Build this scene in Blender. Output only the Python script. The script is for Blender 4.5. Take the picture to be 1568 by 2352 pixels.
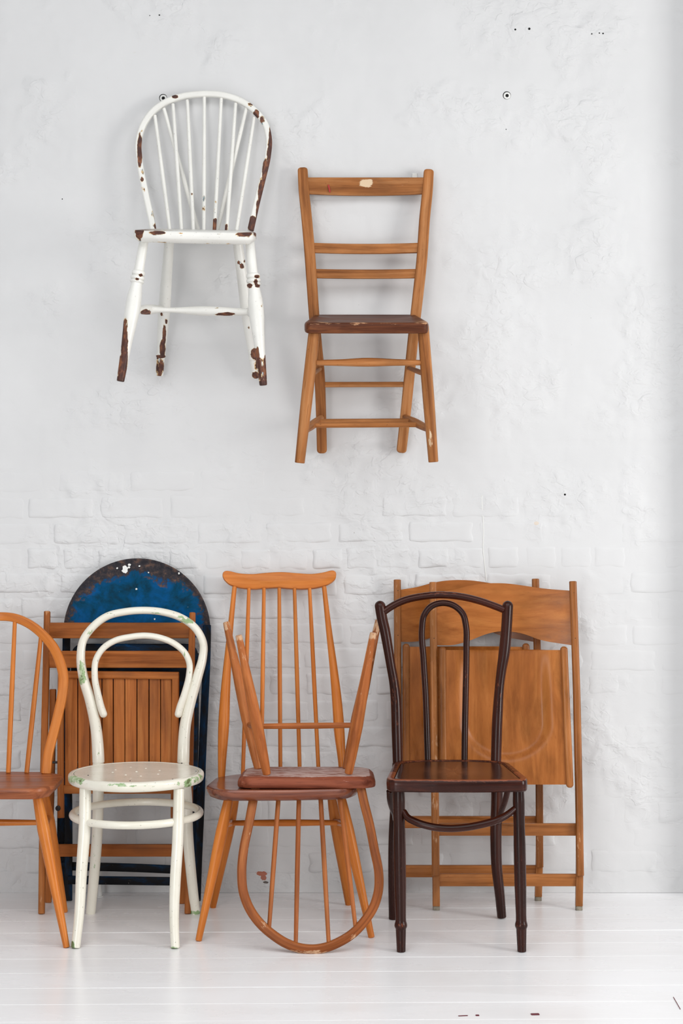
import bpy, math, random
import numpy as np
from mathutils import Vector, Matrix

random.seed(7)
scene = bpy.context.scene
col = scene.collection
for o in list(bpy.data.objects):
    bpy.data.objects.remove(o, do_unlink=True)

# ------------------------------------------------------------------ camera
F, CX, CY, D0, H0 = 3700.0, 784.0, 1176.0, 5.4, 1.276
cam_data = bpy.data.cameras.new('camera')
cam = bpy.data.objects.new('camera', cam_data)
col.objects.link(cam)
cam.location = (0, -D0, H0)
cam.rotation_euler = (math.radians(90), 0, 0)
cam_data.sensor_fit = 'HORIZONTAL'
cam_data.sensor_width = 24.0
cam_data.lens = F / 1568.0 * 24.0
cam_data.clip_end = 60
scene.camera = cam

# ------------------------------------------------------------------ light
world = bpy.data.worlds.new('room_daylight')
scene.world = world
world.use_nodes = True
bg = world.node_tree.nodes['Background']
bg.inputs['Color'].default_value = (0.955, 0.975, 1.0, 1)
bg.inputs['Strength'].default_value = 0.45


def area(name, loc, target, sx, sy, power, color=(1, 1, 1)):
    ld = bpy.data.lights.new(name, 'AREA')
    ld.shape = 'RECTANGLE'
    ld.size, ld.size_y, ld.energy, ld.color = sx, sy, power, color
    o = bpy.data.objects.new(name, ld)
    col.objects.link(o)
    o.location = loc
    o.rotation_euler = (Vector(target) - Vector(loc)).to_track_quat('-Z', 'Y').to_euler()
    return o


area('window_daylight', (4.4, -3.0, 1.7), (0.0, -0.2, 0.8), 1.3, 1.8, 108, (1.0, 0.985, 0.965))
area('far_window_daylight', (-2.2, -7.6, 1.35), (0.0, 0.0, 0.8), 2.0, 2.0, 95, (0.99, 0.995, 1.0))
area('ceiling_bounce_fill', (0.2, -5.0, 4.4), (0.2, -4.8, 0.0), 7.0, 5.0, 235, (0.985, 0.99, 1.0))  # added overhead fill, stands in for ceiling bounce to brighten the floor

scene.view_settings.view_transform = 'Standard'
scene.view_settings.look = 'None'
scene.view_settings.gamma = 1.0
scene.view_settings.use_curve_mapping = False
scene.view_settings.exposure = 0.0

# ------------------------------------------------------------------ geometry helpers


def V(*a):
    return Vector(a)


def P(px, py, d):
    """world point seen at (px, py) standing d metres off the brick wall"""
    s = (D0 - d) / F
    return Vector(((px - CX) * s, -d, H0 - (py - CY) * s))


def PF(px, py, z=0.0):
    """world point at height z seen at (px, py)"""
    dep = (H0 - z) * F / (py - CY)
    return P(px, py, D0 - dep)


def W(wpx, d):
    return wpx * (D0 - d) / F


def proj(p):
    dep = p.y + D0
    return (CX + p.x * F / dep, CY - (p.z - H0) * F / dep)


def interp(x, xs, ys):
    return float(np.interp(x, xs, ys))


def srgb(r, g, b):
    def f(c):
        c /= 255.0
        return c / 12.92 if c <= 0.04045 else ((c + 0.055) / 1.055) ** 2.4
    return (f(r), f(g), f(b), 1.0)


class Geo:
    def __init__(self):
        self.v, self.f, self.g, self.w = [], [], [], []

    def add(self, p, g, w=0.0):
        self.v.append(Vector(p))
        self.g.append(tuple(g))
        self.w.append(w)
        return len(self.v) - 1

    def merge(self, other):
        n = len(self.v)
        self.v += other.v
        self.g += other.g
        self.w += other.w
        self.f += [tuple(i + n for i in f) for f in other.f]
        return self


def catmull(pts, n):
    """pts list of tuples (any dimension) -> n+1 resampled tuples, uniform in chord length"""
    a = np.array(pts, float)
    if len(a) == 2:
        t = np.linspace(0, 1, n + 1)[:, None]
        return a[0] * (1 - t) + a[1] * t
    seg = np.linalg.norm(np.diff(a[:, :3], axis=0), axis=1)
    s = np.concatenate([[0], np.cumsum(seg)])
    q = np.linspace(0, s[-1], n + 1)
    # non-uniform cubic hermite (finite difference tangents)
    m = np.zeros_like(a)
    for i in range(len(a)):
        if i == 0:
            m[i] = (a[1] - a[0]) / max(seg[0], 1e-9)
        elif i == len(a) - 1:
            m[i] = (a[-1] - a[-2]) / max(seg[-1], 1e-9)
        else:
            d0 = (a[i] - a[i - 1]) / max(seg[i - 1], 1e-9)
            d1 = (a[i + 1] - a[i]) / max(seg[i], 1e-9)
            m[i] = (d0 * seg[i] + d1 * seg[i - 1]) / (seg[i] + seg[i - 1])
    out = []
    for x in q:
        i = min(max(int(np.searchsorted(s, x, side='right')) - 1, 0), len(seg) - 1)
        h = max(seg[i], 1e-9)
        t = (x - s[i]) / h
        h00 = 2 * t**3 - 3 * t**2 + 1
        h10 = t**3 - 2 * t**2 + t
        h01 = -2 * t**3 + 3 * t**2
        h11 = t**3 - t**2
        out.append(h00 * a[i] + h10 * h * m[i] + h01 * a[i + 1] + h11 * h * m[i + 1])
    return np.array(out)


def section(kind, seg):
    """unit cross-section, list of (cx, cy, corner offset) ; kind 'round' or ('rect', r) with r metres"""
    if kind == 'round':
        return None
    return kind[1]


def rect_sec(a, b, r, k=4, fill=0):
    r = min(r, a * 0.98, b * 0.98)
    if fill:
        base = rect_sec(a, b, r, k)
        out = []
        for i in range(len(base)):
            p, q = base[i], base[(i + 1) % len(base)]
            out.append(p)
            if (i + 1) % (k + 1) == 0:
                for j in range(1, fill):
                    t = j / fill
                    out.append((p[0] + (q[0] - p[0]) * t, p[1] + (q[1] - p[1]) * t))
        return out
    pts = []
    for cx, cy, a0 in ((a - r, b - r, 0), (-(a - r), b - r, 90), (-(a - r), -(b - r), 180), (a - r, -(b - r), 270)):
        for i in range(k + 1):
            an = math.radians(a0 + 90 * i / k)
            pts.append((cx + r * math.cos(an), cy + r * math.sin(an)))
    return pts


def tube(pts, rad, sec='round', seg=16, step=0.008, ref=None, cap='flat', closed=False, prof=None, wear=None, bev=0.0018):
    """sweep. rad: number, list of numbers or list of (a, b): a = in-plane half width, b = half size along ref."""
    pts = [Vector(p) for p in pts]
    if isinstance(rad, tuple) or not isinstance(rad, list):
        rad = [rad] * len(pts)
    rr = [(r if isinstance(r, (list, tuple)) else (r, r)) for r in rad]
    data = [(p.x, p.y, p.z, r[0], r[1]) for p, r in zip(pts, rr)]
    L = sum((pts[i + 1] - pts[i]).length for i in range(len(pts) - 1))
    n = max(2, int(L / step))
    if closed:
        ext = data[-4:-1] + data + data[1:4] if False else data
        s = catmull(ext, n)
    else:
        s = catmull(data, n)
    C = [Vector(x[:3]) for x in s]
    R = [[float(x[3]), float(x[4])] for x in s]
    if prof:   # list of (t, r): absolute radius along the piece, inserted exactly
        ts = sorted(set([i / n for i in range(n + 1)] + [t for t, _ in prof]))
        C2 = []
        for t in ts:
            x = t * n
            i = min(int(x), n - 1)
            C2.append(C[i].lerp(C[i + 1], x - i))
        C = C2
        R = [[interp(t, [q[0] for q in prof], [q[1] for q in prof])] * 2 for t in ts]
    n = len(C) - 1
    T = []
    for i in range(n + 1):
        if closed:
            t = C[(i + 1) % n] - C[(i - 1) % n]
        else:
            t = C[min(i + 1, n)] - C[max(i - 1, 0)]
        T.append(t.normalized())
    if ref is None:
        mean = sum((Vector((abs(t.x), abs(t.y), abs(t.z))) for t in T), Vector()) / len(T)
        ref = V(0, 0, 1) if mean.y > 0.72 else V(0, -1, 0)
    ref = Vector(ref).normalized()
    rings = []   # (center, T, a, b, s)
    acc = 0
    for i in range(n + 1):
        if i:
            acc += (C[i] - C[i - 1]).length
        rings.append([C[i], T[i], R[i][0], R[i][1], acc])
    if not closed:
        if cap == 'round':
            def dome(ring, sign):
                c, t, a, b, s0 = ring
                out = []
                m = min(a, b)
                for k in range(1, 5):
                    an = math.radians(90 * k / 4.6)
                    off = m * math.sin(an)
                    sh = m * (1 - math.cos(an))
                    out.append([c + t * off * sign, t, max(a - sh, 0.0004), max(b - sh, 0.0004), s0 + sign * off])
                return out
            rings = dome(rings[0], -1)[::-1] + rings + dome(rings[-1], 1)
        else:
            def bevel(ring, sign):
                c, t, a, b, s0 = ring
                return [c + t * sign * bev, t, max(a - bev, 0.0006), max(b - bev, 0.0006), s0 + sign * bev]
            r0, r1 = rings[0], rings[-1]
            r0b, r1b = bevel(r0, 1), bevel(r1, -1)
            r0b[2], r0b[3] = r0[2], r0[3]
            r1b[2], r1b[3] = r1[2], r1[3]
            r0[2], r0[3] = max(r0[2] - bev, 0.0006), max(r0[3] - bev, 0.0006)
            r1[2], r1[3] = max(r1[2] - bev, 0.0006), max(r1[3] - bev, 0.0006)
            rings = [r0, r0b] + rings[1:-1] + [r1b, r1]
    g = Geo()
    ro = (random.uniform(0, 9), random.uniform(0, 3), random.uniform(0, 3))
    m = None
    if closed:
        rings = rings[:-1]
    for c, t, a, b, s0 in rings:
        B = t.cross(ref)
        if B.length < 1e-4:
            B = t.cross(V(1, 0, 0))
        B.normalize()
        N = B.cross(t).normalized()
        if sec == 'round':
            pp = [(a * math.cos(2 * math.pi * k / seg), b * math.sin(2 * math.pi * k / seg)) for k in range(seg)]
        else:
            pp = rect_sec(a, b, sec, 4, 8 if wear else 0)
        m = len(pp)
        for x, y in pp:
            p = c + B * x + N * y
            g.add(p, (s0 + ro[0], x + ro[1], y + ro[2]), wear(p, s0) if wear else 0.0)
    k = len(rings)
    for i in range(k if closed else k - 1):
        for j in range(m):
            a0 = i * m + j
            a1 = i * m + (j + 1) % m
            b0 = ((i + 1) % k) * m + j
            b1 = ((i + 1) % k) * m + (j + 1) % m
            g.f.append((a0, a1, b1, b0))
    if not closed:
        g.f.append(tuple(range(m))[::-1])
        g.f.append(tuple((k - 1) * m + j for j in range(m)))
    return g


def offset2d(out, d):
    n = len(out)
    res = []
    for i in range(n):
        p0, p1, p2 = out[i - 1], out[i], out[(i + 1) % n]
        t = Vector((p2[0] - p0[0], p2[1] - p0[1]))
        if t.length < 1e-9:
            res.append(p1)
            continue
        t.normalize()
        res.append((p1[0] - t.y * d, p1[1] + t.x * d))   # inward for counter-clockwise outlines
    return res


def area2(o):
    return sum(o[i - 1][0] * o[i][1] - o[i][0] * o[i - 1][1] for i in range(len(o))) / 2


def dens(out, step):
    res = []
    for i in range(len(out)):
        a, b = Vector(out[i]), Vector(out[(i + 1) % len(out)])
        k = max(1, int((b - a).length / step))
        for j in range(k):
            q = a.lerp(b, j / k)
            res.append((q.x, q.y))
    return res


def round_poly(c, r, k=8):
    """corners counter-clockwise with one radius each"""
    n = len(c)
    out = []
    for i in range(n):
        p0, p1, p2 = Vector(c[i - 1]), Vector(c[i]), Vector(c[(i + 1) % n])
        ri = r[i] if isinstance(r, (list, tuple)) else r
        u, w = (p0 - p1), (p2 - p1)
        ang = u.angle(w)
        l = min(ri / math.tan(ang / 2), u.length * 0.49, w.length * 0.49)
        a, b = p1 + u.normalized() * l, p1 + w.normalized() * l
        for j in range(k + 1):
            t = j / k
            q = a * (1 - t) ** 2 + p1 * 2 * t * (1 - t) + b * t * t
            out.append((q.x, q.y))
    return out


def spline2d(pts, n):
    """closed smooth outline"""
    m = len(pts)
    ext = [tuple(pts[(i) % m]) + (0,) for i in range(-3, m + 4)]
    a = np.array(ext)
    out = []
    for i in range(3, m + 3):
        k = max(2, n // m)
        p0, p1, p2, p3 = a[i - 1], a[i], a[i + 1], a[i + 2]
        for j in range(k):
            t = j / k
            q = 0.5 * ((2 * p1) + (-p0 + p2) * t + (2 * p0 - 5 * p1 + 4 * p2 - p3) * t**2 + (-p0 + 3 * p1 - 3 * p2 + p3) * t**3)
            out.append((q[0], q[1]))
    return out


def slab(outline, M, prof, dish=None, grain='x', wear=None, caps=True):
    """outline in the local xy plane, prof = [(inset, z)...] bottom to top, M local -> world matrix.
    dish(x, y, u) -> dz for the top cap built as concentric rings (u: 1 at the rim, 0 in the middle)."""
    if area2(outline) < 0:
        outline = outline[::-1]
    n = len(outline)
    g = Geo()
    ro = (random.uniform(0, 9), random.uniform(0, 3), random.uniform(0, 3))

    def put(x, y, z):
        p = M @ V(x, y, z)
        gr = (x, y, z) if grain == 'x' else (y, x, z)
        return g.add(p, (gr[0] + ro[0], gr[1] + ro[1], gr[2] + ro[2]), wear(p, x, y, z) if wear else 0.0)
    for ins, z in prof:
        o = offset2d(outline, ins) if ins else outline
        for x, y in o:
            put(x, y, z)
    for i in range(len(prof) - 1):
        for j in range(n):
            j1 = (j + 1) % n
            g.f.append((i * n + j, i * n + j1, (i + 1) * n + j1, (i + 1) * n + j))
    if caps:
        g.f.append(tuple(range(n))[::-1])
        top = (len(prof) - 1) * n
        if dish is None:
            g.f.append(tuple(top + j for j in range(n)))
        else:
            o = offset2d(outline, prof[-1][0]) if prof[-1][0] else outline
            cx = sum(q[0] for q in o) / n
            cy = sum(q[1] for q in o) / n
            zt = prof[-1][1]
            prev = top
            K = 12
            for k in range(1, K):
                u = 1 - k / K
                st = len(g.v)
                for x, y in o:
                    X, Y = cx + (x - cx) * u, cy + (y - cy) * u
                    put(X, Y, zt + dish(X, Y, u))
                for j in range(n):
                    j1 = (j + 1) % n
                    g.f.append((prev + j, prev + j1, st + j1, st + j))
                prev = st
            c = put(cx, cy, zt + dish(cx, cy, 0))
            for j in range(n):
                g.f.append((prev + j, prev + (j + 1) % n, c))
    return g


def sheet(fn, nu, nv, thick, grain='v', wear=None):
    """bent board: fn(u, v) -> mid-surface point, u and v in 0..1"""
    g = Geo()
    ro = (random.uniform(0, 9), random.uniform(0, 3), random.uniform(0, 3))
    pts = [[Vector(fn(i / nu, j / nv)) for j in range(nv + 1)] for i in range(nu + 1)]
    idx = {}
    for side in (0, 1):
        for i in range(nu + 1):
            for j in range(nv + 1):
                du = pts[min(i + 1, nu)][j] - pts[max(i - 1, 0)][j]
                dv = pts[i][min(j + 1, nv)] - pts[i][max(j - 1, 0)]
                nn = du.cross(dv).normalized()
                p = pts[i][j] + nn * (thick / 2 if side else -thick / 2)
                a, b = (p.z, p.x) if grain == 'v' else (p.x, p.z)
                idx[side, i, j] = g.add(p, (a + ro[0], b + ro[1], p.y + ro[2]), wear(p) if wear else 0.0)
    for i in range(nu):
        for j in range(nv):
            g.f.append((idx[1, i, j], idx[1, i + 1, j], idx[1, i + 1, j + 1], idx[1, i, j + 1]))
            g.f.append((idx[0, i, j], idx[0, i, j + 1], idx[0, i + 1, j + 1], idx[0, i + 1, j]))
    for i in range(nu):
        g.f.append((idx[0, i, 0], idx[0, i + 1, 0], idx[1, i + 1, 0], idx[1, i, 0]))
        g.f.append((idx[0, i, nv], idx[1, i, nv], idx[1, i + 1, nv], idx[0, i + 1, nv]))
    for j in range(nv):
        g.f.append((idx[0, 0, j], idx[1, 0, j], idx[1, 0, j + 1], idx[0, 0, j + 1]))
        g.f.append((idx[0, nu, j], idx[0, nu, j + 1], idx[1, nu, j + 1], idx[1, nu, j]))
    return g


def revolve(center, prof, n=72, wear=None, axis='z'):
    """prof [(r, z)...] from the bottom middle round the edge to the top middle"""
    g = Geo()
    center = Vector(center)

    def pos(r, z, an):
        if axis == 'z':
            return center + V(r * math.cos(an), r * math.sin(an), z)
        return center + V(r * math.cos(an), -z, r * math.sin(an))     # axis out of the wall
    for r, z in prof:
        for k in range(n):
            p = pos(max(r, 1e-5), z, 2 * math.pi * k / n)
            q = p - center
            g.add(p, (q.x, q.y, q.z), wear(p) if wear else 0.0)
    for i in range(len(prof) - 1):
        for k in range(n):
            k1 = (k + 1) % n
            g.f.append((i * n + k, i * n + k1, (i + 1) * n + k1, (i + 1) * n + k))
    g.f.append(tuple(range(n))[::-1])
    g.f.append(tuple((len(prof) - 1) * n + k for k in range(n)))
    return g


# ------------------------------------------------------------------ object helpers


def thing(name, loc, label, cat, group=None, rot=None):
    o = bpy.data.objects.new(name, None)
    o.empty_display_size = 0.05
    col.objects.link(o)
    o.location = loc
    if rot:
        o.rotation_euler = rot
    o['label'] = label
    o['category'] = cat
    if group:
        o['group'] = group
    return o


def root_matrix(o):
    while o.parent:
        o = o.parent
    return Matrix.LocRotScale(o.location, o.rotation_euler, None)


def make_mesh(name, geo, mat, inv=None, angle=38):
    me = bpy.data.meshes.new(name)
    vs = [tuple(inv @ v) if inv else tuple(v) for v in geo.v]
    me.from_pydata(vs, [], geo.f)
    a = me.attributes.new('gr', 'FLOAT_VECTOR', 'POINT')
    a.data.foreach_set('vector', np.array(geo.g, dtype=np.float32).ravel())
    b = me.attributes.new('wear', 'FLOAT', 'POINT')
    b.data.foreach_set('value', np.array(geo.w, dtype=np.float32))
    me.polygons.foreach_set('use_smooth', [True] * len(me.polygons))
    me.update()
    me.set_sharp_from_angle(angle=math.radians(angle))
    me.materials.append(mat)
    return me


def part(name, geo, mat, parent, label=None, angle=38, kind=None):
    inv = root_matrix(parent).inverted()
    o = bpy.data.objects.new(name, make_mesh(name, geo, mat, inv, angle))
    col.objects.link(o)
    o.parent = parent
    if label:
        o['label'] = label
    if kind:
        o['kind'] = kind
    return o


def copy_tree(o, parent=None):
    c = o.copy()
    col.objects.link(c)
    c.parent = parent
    for ch in list(o.children):
        copy_tree(ch, c)
    return c


# ------------------------------------------------------------------ materials


class N:
    def __init__(self, name):
        self.m = bpy.data.materials.new(name)
        self.m.use_nodes = True
        self.t = self.m.node_tree
        self.b = self.t.nodes['Principled BSDF']

    def n(self, typ, **kw):
        x = self.t.nodes.new(typ)
        for k, v in kw.items():
            setattr(x, k, v)
        return x

    def l(self, a, b):
        self.t.links.new(a, b)

    def attr(self, name):
        return self.n('ShaderNodeAttribute', attribute_name=name)

    def mapped(self, src, scale, loc=(0, 0, 0)):
        m = self.n('ShaderNodeMapping')
        m.inputs['Scale'].default_value = scale
        m.inputs['Location'].default_value = loc
        self.l(src, m.inputs['Vector'])
        return m.outputs['Vector']

    def noise(self, vec, scale=1.0, detail=3.0, rough=0.55, dist=0.0):
        x = self.n('ShaderNodeTexNoise')
        x.inputs['Scale'].default_value = scale
        x.inputs['Detail'].default_value = detail
        x.inputs['Roughness'].default_value = rough
        x.inputs['Distortion'].default_value = dist
        self.l(vec, x.inputs['Vector'])
        return x.outputs['Fac']

    def ramp(self, fac, stops, interp='LINEAR'):
        r = self.n('ShaderNodeValToRGB')
        r.color_ramp.interpolation = interp
        e = r.color_ramp.elements
        while len(e) < len(stops):
            e.new(0.5)
        for k, (p, c) in enumerate(stops):
            e[k].position = p
            e[k].color = c if len(c) == 4 else (c[0], c[1], c[2], 1)
        self.l(fac, r.inputs['Fac'])
        return r.outputs['Color']

    def math(self, op, a, b=None, clamp=False):
        x = self.n('ShaderNodeMath', operation=op, use_clamp=clamp)
        for i, v in enumerate((a, b)):
            if v is None:
                continue
            if isinstance(v, (int, float)):
                x.inputs[i].default_value = v
            else:
                self.l(v, x.inputs[i])
        return x.outputs[0]

    def mix(self, fac, a, b, blend='MIX'):
        x = self.n('ShaderNodeMix', data_type='RGBA', blend_type=blend)
        for s, v in ((x.inputs['Factor'], fac), (x.inputs[6], a), (x.inputs[7], b)):
            if isinstance(v, (int, float)):
                s.default_value = v
            elif isinstance(v, tuple):
                s.default_value = v
            else:
                self.l(v, s)
        return x.outputs[2]

    def bump(self, height, dist, strength=1.0, normal=None):
        b = self.n('ShaderNodeBump')
        b.inputs['Distance'].default_value = dist
        b.inputs['Strength'].default_value = strength
        self.l(height, b.inputs['Height'])
        if normal is not None:
            self.l(normal, b.inputs['Normal'])
        return b.outputs['Normal']

    def step(self, v, lo, hi):
        x = self.n('ShaderNodeMapRange', interpolation_type='SMOOTHSTEP')
        x.inputs['From Min'].default_value = lo
        x.inputs['From Max'].default_value = hi
        self.l(v, x.inputs['Value'])
        return x.outputs['Result']

    def out(self, color=None, rough=None, normal=None, coat=None, spec=None, coat_rough=None, metal=None):
        for key, v in (('Base Color', color), ('Roughness', rough), ('Normal', normal), ('Coat Weight', coat),
                       ('Specular IOR Level', spec), ('Coat Roughness', coat_rough), ('Metallic', metal)):
            if v is None:
                continue
            if isinstance(v, (int, float, tuple)):
                self.b.inputs[key].default_value = v
            else:
                self.l(v, self.b.inputs[key])
        return self.m


def wood(name, dark, mid, light, rough=0.42, coat=0.0, wearcol=None, blotch=0.25, scale=1.0, spots=0.0, spec=0.3, wscale=1.0, soft=0.2):
    n = N(name)
    g = n.attr('gr').outputs['Vector']
    grain = n.noise(n.mapped(g, (2.2 * scale, 55 * scale, 55 * scale)), 1.0, 5, 0.6, 0.7)
    fine = n.noise(n.mapped(g, (14, 420, 420)), 1.0, 2, 0.5)
    blot = n.noise(n.mapped(g, (5, 14, 14)), 1.0, 4, 0.6, 0.3)
    c = n.ramp(grain, [(0.28, dark), (0.5, mid), (0.74, light)])
    c = n.mix(n.step(fine, 0.62, 0.8), c, dark)
    bl = n.ramp(blot, [(0.3, (1 - blotch,) * 3 + (1,)), (0.55, (1, 1, 1, 1)), (0.75, (1 + blotch * 0.3,) * 3 + (1,))])
    c = n.mix(1.0, c, bl, 'MULTIPLY')
    oi = n.n('ShaderNodeObjectInfo')
    c = n.mix(1.0, c, n.ramp(oi.outputs['Random'], [(0.0, (.82, .80, .78, 1)), (0.5, (1, 1, 1, 1)), (1.0, (1.08, 1.08, 1.08, 1))]), 'MULTIPLY')
    if spots:
        s = n.noise(n.mapped(g, (60, 110, 110)), 1.0, 3, 0.7)
        c = n.mix(n.math('MULTIPLY', n.step(s, 0.66, 0.76), spots), c, (dark[0] * 0.35, dark[1] * 0.3, dark[2] * 0.3, 1))
    r = n.ramp(blot, [(0.3, (rough - 0.08,) * 3), (0.7, (rough + 0.1,) * 3)])
    if wearcol:
        wn = n.noise(n.mapped(g, (26 * wscale, 95 * wscale, 95 * wscale)), 1.0, 4, 0.65)
        wv = n.math('ADD', n.attr('wear').outputs['Fac'], n.math('MULTIPLY', n.math('SUBTRACT', wn, 0.5), 1.5))
        msk = n.step(wv, 0.42, 0.42 + soft)
        c = n.mix(msk, c, wearcol)
    nm = n.bump(grain, 0.0006, 0.6)
    return n.out(c, r, nm, coat, spec, 0.25)


def paint(name, base, base2, layers, rough=0.35, speck=(0.10, 0.07, 0.05, 1), nscale=70.0, amp=1.3, thresh=0.5, coat=0.1, speckle=0.7):
    """old gloss paint; layers = [(value offset, colour)...] shown where the 'wear' attribute breaks through"""
    n = N(name)
    g = n.attr('gr').outputs['Vector']
    lo = n.noise(n.mapped(g, (9, 14, 14)), 1.0, 3, 0.6)
    c = n.ramp(lo, [(0.3, base2), (0.62, base)])
    nz = n.noise(n.mapped(g, (nscale * 0.55, nscale, nscale)), 1.0, 4, 0.62)
    wv = n.math('ADD', n.attr('wear').outputs['Fac'], n.math('MULTIPLY', n.math('SUBTRACT', nz, 0.5), amp))
    under = n.noise(n.mapped(g, (30, 60, 60)), 1.0, 3, 0.6)
    first = None
    for off, colr in layers:
        m = n.step(wv, thresh + off - 0.015, thresh + off + 0.015)
        if isinstance(colr, list):
            cc = n.ramp(under, [(0.35, colr[0]), (0.5, colr[1]), (0.66, colr[2])])
        else:
            cc = colr
        c = n.mix(m, c, cc)
        if first is None:
            first = m
    sp = n.noise(n.mapped(g, (110, 190, 190)), 1.0, 2, 0.5)
    c = n.mix(n.math('MULTIPLY', n.step(sp, 0.69, 0.73), speckle), c, speck)
    h = n.math('ADD', n.math('MULTIPLY', n.math('SUBTRACT', 1.0, first), 1.0), n.math('MULTIPLY', lo, 0.5))
    nm = n.bump(h, 0.0008, 0.7)
    r = n.ramp(first, [(0.0, (rough,) * 3), (1.0, (0.65,) * 3)])
    return n.out(c, r, nm, coat, 0.5, 0.2)


def plain(name, c, rough=0.5, metal=0.0, var=0.25):
    n = N(name)
    g = n.attr('gr').outputs['Vector']
    x = n.noise(n.mapped(g, (90, 90, 90)), 1.0, 3, 0.6)
    d = (c[0] * (1 - var), c[1] * (1 - var), c[2] * (1 - var), 1)
    return n.out(n.ramp(x, [(0.3, d), (0.65, c)]), rough, None, None, None, None, metal)


M_beech = wood('honey_beech', srgb(170, 92, 30), srgb(195, 113, 45), srgb(210, 132, 62), 0.32, 0.08, None, 0.14, spec=0.2)
M_elm = wood('elm_seat_brown', srgb(110, 54, 26), srgb(150, 82, 46), srgb(172, 104, 64), 0.36, 0.0, srgb(180, 120, 84), 0.22, 0.8, spec=0.35)
M_elm_gloss = wood('polished_elm_seat', srgb(84, 38, 24), srgb(126, 66, 42), srgb(148, 88, 60), 0.2, 0.15, None, 0.2, 0.9, spec=0.5)
M_elm_dark = wood('elm_seat_dark', srgb(84, 36, 22), srgb(128, 66, 44), srgb(150, 86, 62), 0.5, 0.0, srgb(186, 160, 152), 0.25, 0.9, spec=0.2)
M_beech_worn = wood('worn_beech', srgb(122, 62, 26), srgb(168, 96, 48), srgb(196, 126, 72), 0.42, 0.0, srgb(196, 158, 124), 0.26, 1.0, 0.3, spec=0.2)
M_kitchen = wood('brown_kitchen_wood', srgb(116, 66, 30), srgb(168, 108, 60), srgb(196, 142, 94), 0.5, 0.0, srgb(214, 190, 158), 0.32, 0.9, 0.6, spec=0.15)
M_kseat = wood('brown_kitchen_seat', srgb(58, 26, 10), srgb(96, 50, 26), srgb(140, 84, 48), 0.42, 0.0, srgb(186, 140, 104), 0.32, 0.9, 0.4, spec=0.2)
M_slat = wood('red_brown_slat_wood', srgb(124, 66, 26), srgb(164, 96, 46), srgb(186, 120, 64), 0.5, 0.0, srgb(180, 126, 84), 0.3, 0.8, 0.3, spec=0.15)
M_ply = wood('golden_plywood', srgb(146, 82, 32), srgb(166, 98, 43), srgb(182, 114, 56), 0.32, 0.05, None, 0.34, 0.7, 0.35, spec=0.25)
M_plyframe = wood('golden_frame_wood', srgb(128, 74, 32), srgb(164, 102, 52), srgb(188, 126, 76), 0.32, 0.0, srgb(200, 154, 116), 0.32, 0.9, 0.35, spec=0.25)
M_darkwood = wood('dark_bentwood', srgb(28, 8, 3), srgb(52, 20, 11), srgb(84, 38, 22), 0.24, 0.1, srgb(126, 66, 40), 0.3, 0.8, 0.3, spec=0.2, wscale=2.6, soft=0.32)
M_chip = paint('chipped_white_paint', srgb(230, 229, 223), srgb(220, 219, 213),
               [(0.0, [srgb(222, 178, 116), srgb(206, 176, 130), srgb(96, 140, 160)]),
                (0.09, [srgb(58, 26, 16), srgb(78, 38, 24), srgb(128, 76, 44)])], 0.38, speck=srgb(110, 90, 70), nscale=75, amp=1.2, speckle=0.32)
M_cream = paint('cream_gloss_paint', srgb(232, 228, 214), srgb(223, 218, 202),
                [(0.0, [srgb(134, 160, 110), srgb(150, 176, 128), srgb(196, 206, 178)]), (0.32, srgb(96, 110, 66))],
                0.25, speck=srgb(90, 88, 66), nscale=80, amp=1.1, coat=0.3, speckle=0.45)
M_blackmetal = plain('black_metal', srgb(38, 36, 36), 0.45, 0.3)
M_hole = plain('hole_black', srgb(8, 8, 8), 0.9)
M_grey_cap = plain('worn_grey_foot_cap', srgb(150, 140, 122), 0.6, 0.0, 0.4)
M_plastic = plain('white_painted_plastic', srgb(226, 226, 222), 0.4, 0.0, 0.05)
M_red = plain('red_crayon', srgb(170, 40, 34), 0.6)
M_brass = plain('brass_pin', srgb(170, 150, 90), 0.4, 0.5)


def blue_metal():
    n = N('blue_enamelled_steel')
    g = n.attr('gr').outputs['Vector']
    a = n.noise(n.mapped(g, (11, 11, 11)), 1.0, 6, 0.68, 0.4)
    b = n.noise(n.mapped(g, (45, 45, 45)), 1.0, 5, 0.7, 0.2)
    blue = n.ramp(a, [(0.32, srgb(8, 40, 52)), (0.44, srgb(0, 62, 92)), (0.58, srgb(0, 76, 128)), (0.7, srgb(0, 84, 142))])
    rust = n.ramp(b, [(0.3, srgb(30, 32, 38)), (0.52, srgb(56, 52, 55)), (0.7, srgb(104, 80, 68))])
    v = n.math('ADD', n.attr('wear').outputs['Fac'], n.math('ADD', n.math('MULTIPLY', n.math('SUBTRACT', a, 0.5), 1.5), n.math('MULTIPLY', n.math('SUBTRACT', b, 0.5), 1.1)))
    c = n.mix(n.step(v, 0.42, 0.62), blue, rust)
    s = n.noise(n.mapped(g, (70, 70, 70), (3, 1, 2)), 1.0, 2, 0.5)
    c = n.mix(n.step(s, 0.765, 0.79), c, srgb(200, 205, 205))
    return n.out(c, n.ramp(b, [(0.3, (0.4,) * 3), (0.7, (0.6,) * 3)]), n.bump(b, 0.0004, 0.6), None, 0.06)


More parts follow.
